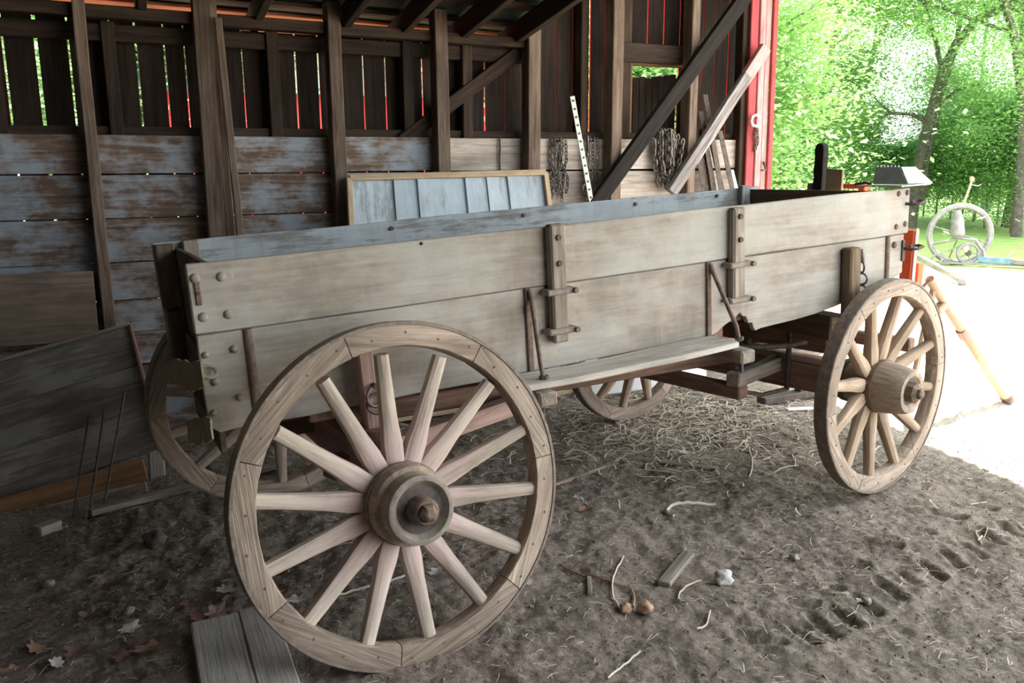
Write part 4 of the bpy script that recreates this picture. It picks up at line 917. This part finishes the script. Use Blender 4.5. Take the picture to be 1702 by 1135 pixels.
for i, (k, px, dist, s, rot) in enumerate(((0, 1300, 22, 1.0, .4), (2, 1345, 27, 1.1, 2.), (0, 1395, 29, 1.0, 3.1), (0, 1680, 24, 1.0, 2.6), (2, 1700, 21, .95, .2), (1, 1640, 31, 1.0, 4.), (0, 1625, 36, .8, 1.4), (2, 1275, 18, .9, 5.5), (1, 1320, 34, 1.1, .8), (0, 1790, 20, 1.1, 3.), (1, 1740, 27, 1.1, 1.), 
       (0, 1100, 17, 1., 1.), (2, 1010, 16, 1., 2.), (1, 880, 17, 1., 3.), (0, 700, 16, 1., 4.), (2, 500, 16, 1., 5.), (0, 300, 16, 1., .6), (1, 120, 15, 1., 1.7), (2, -50, 15, 1., 2.8), (0, 1190, 16, 1., 3.3))):
    behind = px < 1250
    place_tree(protos[k], px, dist, s, rot, 'broadleaf_tree', TK[k] if not behind else ['bright green tree growing behind the barn wall', 'tall blue green tree growing behind the barn wall', 'dark leafy tree growing behind the barn wall'][k], 'tree', 'trees beyond the lawn' if not behind else 'trees behind the barn')
dz_ = ray(1520, 300); dz_ = V((dz_.x, dz_.y, 0)).normalized()
def far(px, py, dist=23.):
    d = ray(px, py); return CAM + d*(dist/d.dot(dz_))
lt0 = far(1512, 372); lt0.z = 0
def limb_px(pix, r0, r1): return tube_geo([far(*p)-lt0 for p in pix], [r0+(r1-r0)*i/(len(pix)-1) for i in range(len(pix))], 8)
ltm = geo_me([limb_px([(1510, 385), (1518, 330), (1532, 260), (1548, 190), (1566, 125), (1590, 72), (1625, 32), (1675, 8), (1740, -10)], .17, .07), limb_px([(1530, 340), (1540, 270), (1552, 215), (1562, 165), (1580, 110)], .085, .05),
    limb_px([(1545, 205), (1515, 190), (1480, 188), (1440, 205)], .055, .02), limb_px([(1566, 125), (1556, 70), (1540, 20), (1530, -30)], .06, .04), limb_px([(1590, 72), (1596, 30), (1590, -20)], .06, .04), limb_px([(1552, 180), (1590, 150), (1630, 140)], .04, .015), limb_px([(1480, 188), (1450, 160), (1420, 120)], .03, .012)])
lt = thing('leaning_tree', TK[3], 'tree', lt0); put('trunk', ltm, M['bark'], lt, Matrix.Translation(lt0))
r_ = random.Random(77); lv, lf = [], []
lc = [far(*p) for p in ((1440, 205), (1420, 120), (1460, 165), (1530, -10), (1545, 30), (1590, -10), (1630, 140), (1640, 30), (1690, 20), (1600, 150), (1500, 40), (1450, 60), (1660, 60), (1700, 90), (1480, 10))]
for _ in range(9000):
    p = r_.choice(lc)-lt0+V((r_.gauss(0, .55), r_.gauss(0, .8), r_.gauss(0, .32))); d = V((r_.uniform(-1, 1), r_.uniform(-1, 1), r_.uniform(-.5, .3))).normalized(); e = d.cross(V((r_.uniform(-.6, .6), r_.uniform(-.6, .6), 1))).normalized(); L = r_.uniform(.05, .11); k0 = len(lv)
    lv += [tuple(p), tuple(p+d*L*.5+e*L*.3), tuple(p+d*L), tuple(p+d*L*.5-e*L*.3)]; lf.append((k0, k0+1, k0+2, k0+3))
lme = bpy.data.meshes.new('foliage'); lme.from_pydata(lv, [], lf); put('foliage', lme, M['fol1'], lt, Matrix.Translation(lt0), kind='stuff')
for i, (k, px, dist, s) in enumerate(((0, 1290, 20, 1.), (1, 1330, 22, 1.1), (2, 1370, 24, 1.), (0, 1410, 26, 1.1), (1, 1450, 27, .7), (0, 1495, 27, .7), (1, 1540, 28, .75), (0, 1585, 27, 1.1), (1, 1625, 26, 1.1), (0, 1665, 25, 1.), (1, 1705, 23, 1.), (2, 1750, 22, 1.), (1, 1560, 25, .8), (0, 1605, 24.5, .75), (2, 1645, 23.5, .8), (1, 1690, 22, .8), (2, 1515, 26, .6), (0, 300, 11, 1.2), (1, 100, 11, 1.2), (2, 500, 12, 1.2), (1, 1090, 11, 1.2), (2, 1180, 12, 1.2), (0, 900, 12, 1.2))):
    b_ = ['soft blue green bush', 'dense dark green bush', 'bright green bush'][k]
    place_tree(bushes[k], px, dist, s, i*1.3, 'bush', b_+(' along the lawn edge under the trees' if px > 1250 else ' growing behind the barn wall'), 'bush', 'bushes along the lawn' if px > 1250 else 'bushes behind the barn')
# horse-drawn mower on the lawn
m0 = atZ(1590, 440); toC = (V((CAM.x, CAM.y, 0))-V((m0.x, m0.y, 0))).normalized(); mr = V((-toC.y, toC.x, 0))  # picture right
mr = mr if mr.dot(RT) > 0 else -mr; Z = V((0, 0, 1))
mw_ = thing('hay_mower', 'old grey iron hay mower with one big wheel standing on the lawn', 'mower', m0)
def mp(r, z, f=0.): return m0+mr*r+Z*z+toC*f
ring('drive_wheel', mp(-.0, .47), toC+mr*.25, .43, .046, M['machine'], mw_, 40)
wv = [mp(.0, .47)+((Z*math.cos(a)+mr*math.sin(a))*.42) for a in [i*math.pi/4+.3 for i in range(8)]]
for p_ in wv[2:7:2]: rod('wheel_spoke', mp(0, .47), p_, .012, M['machine'], mw_, 6)
put('gear_case', lathe_me([(0, .06), (.05, .10), (.3, .085), (.42, .04)], 14), M['machine'], mw_, frame_m(mp(-.02, .42, .1), Z+mr*-.1, V((1, 0, 0))))
ring('gear_wheel', mp(.14, .2, .12), toC+mr*.2, .145, .028, M['machine'], mw_, 24); put('gear_hub', lathe_me([(0, .05), (.06, .03)], 12), M['iron'], mw_, frame_m(mp(.14, .2, .10), toC, Z))
for a in range(5): rod('gear_spoke', mp(.14, .2, .12), mp(.14+.13*math.cos(a*1.257), .2+.13*math.sin(a*1.257), .12), .014, M['machine'], mw_, 6)
tube('frame_arch', [mp(-.42, .30, .1), mp(-.25, .34, .1), mp(0, .42, .12), mp(.22, .40, .12), mp(.34, .24, .12), mp(.38, .08, .12)], .022, M['machine'], mw_)
ring('front_wheel', mp(-.28, .09, .2), toC, .07, .02, M['machine'], mw_, 16)
beam('cutter_bar', mp(-.3, .04, .15), mp(1.3, .05, .1), .10, .03, M['machine'], mw_); beam('draft_pole', mp(.28, .11, .1), mp(.72, .10, .15), .09, .09, M['mblue'], mw_); beam('draft_pole', mp(.72, .10, .15), mp(1.6, .05, .3), .07, .07, M['machine'], mw_)
tube('lift_lever', [mp(-.02, .85), mp(.04, 1.05), mp(.09, 1.28)], .018, M['cardboard'], mw_); rock_ = put('lever_knob', lathe_me([(-.04, .015), (-.02, .035), (.02, .035), (.04, .015)], 10), M['cardboard'], mw_, frame_m(mp(.09, 1.3), Z, V((1, 0, 0))))
tube('lever_grip', [mp(.09, 1.22), mp(.18, 1.2), mp(.22, 1.22)], .010, M['machine'], mw_); rod('seat_rod', mp(.66, .13), mp(1.2, .78), .015, M['cardboard'], mw_, 7); beam('seat_spring', mp(-.35, .12, .1), mp(.1, .33, .1), .08, .02, M['machine'], mw_)
q0, q1 = atZ(1600, 466, .06), atZ(1522, 425, .25)
pb = thing('old_timber', 'grey green timber with a capped end lying on the gravel before the mower', 'timber', q0)
beam('shaft', q0, q0+(q1-q0)*1.0, .07, .07, M['greyplank'], pb); put('end_cap', lathe_me([(-.05, .03), (-.04, .06), (.05, .06), (.06, .03)], 10), M['machine'], pb, frame_m(q0, q0-q1, Z))
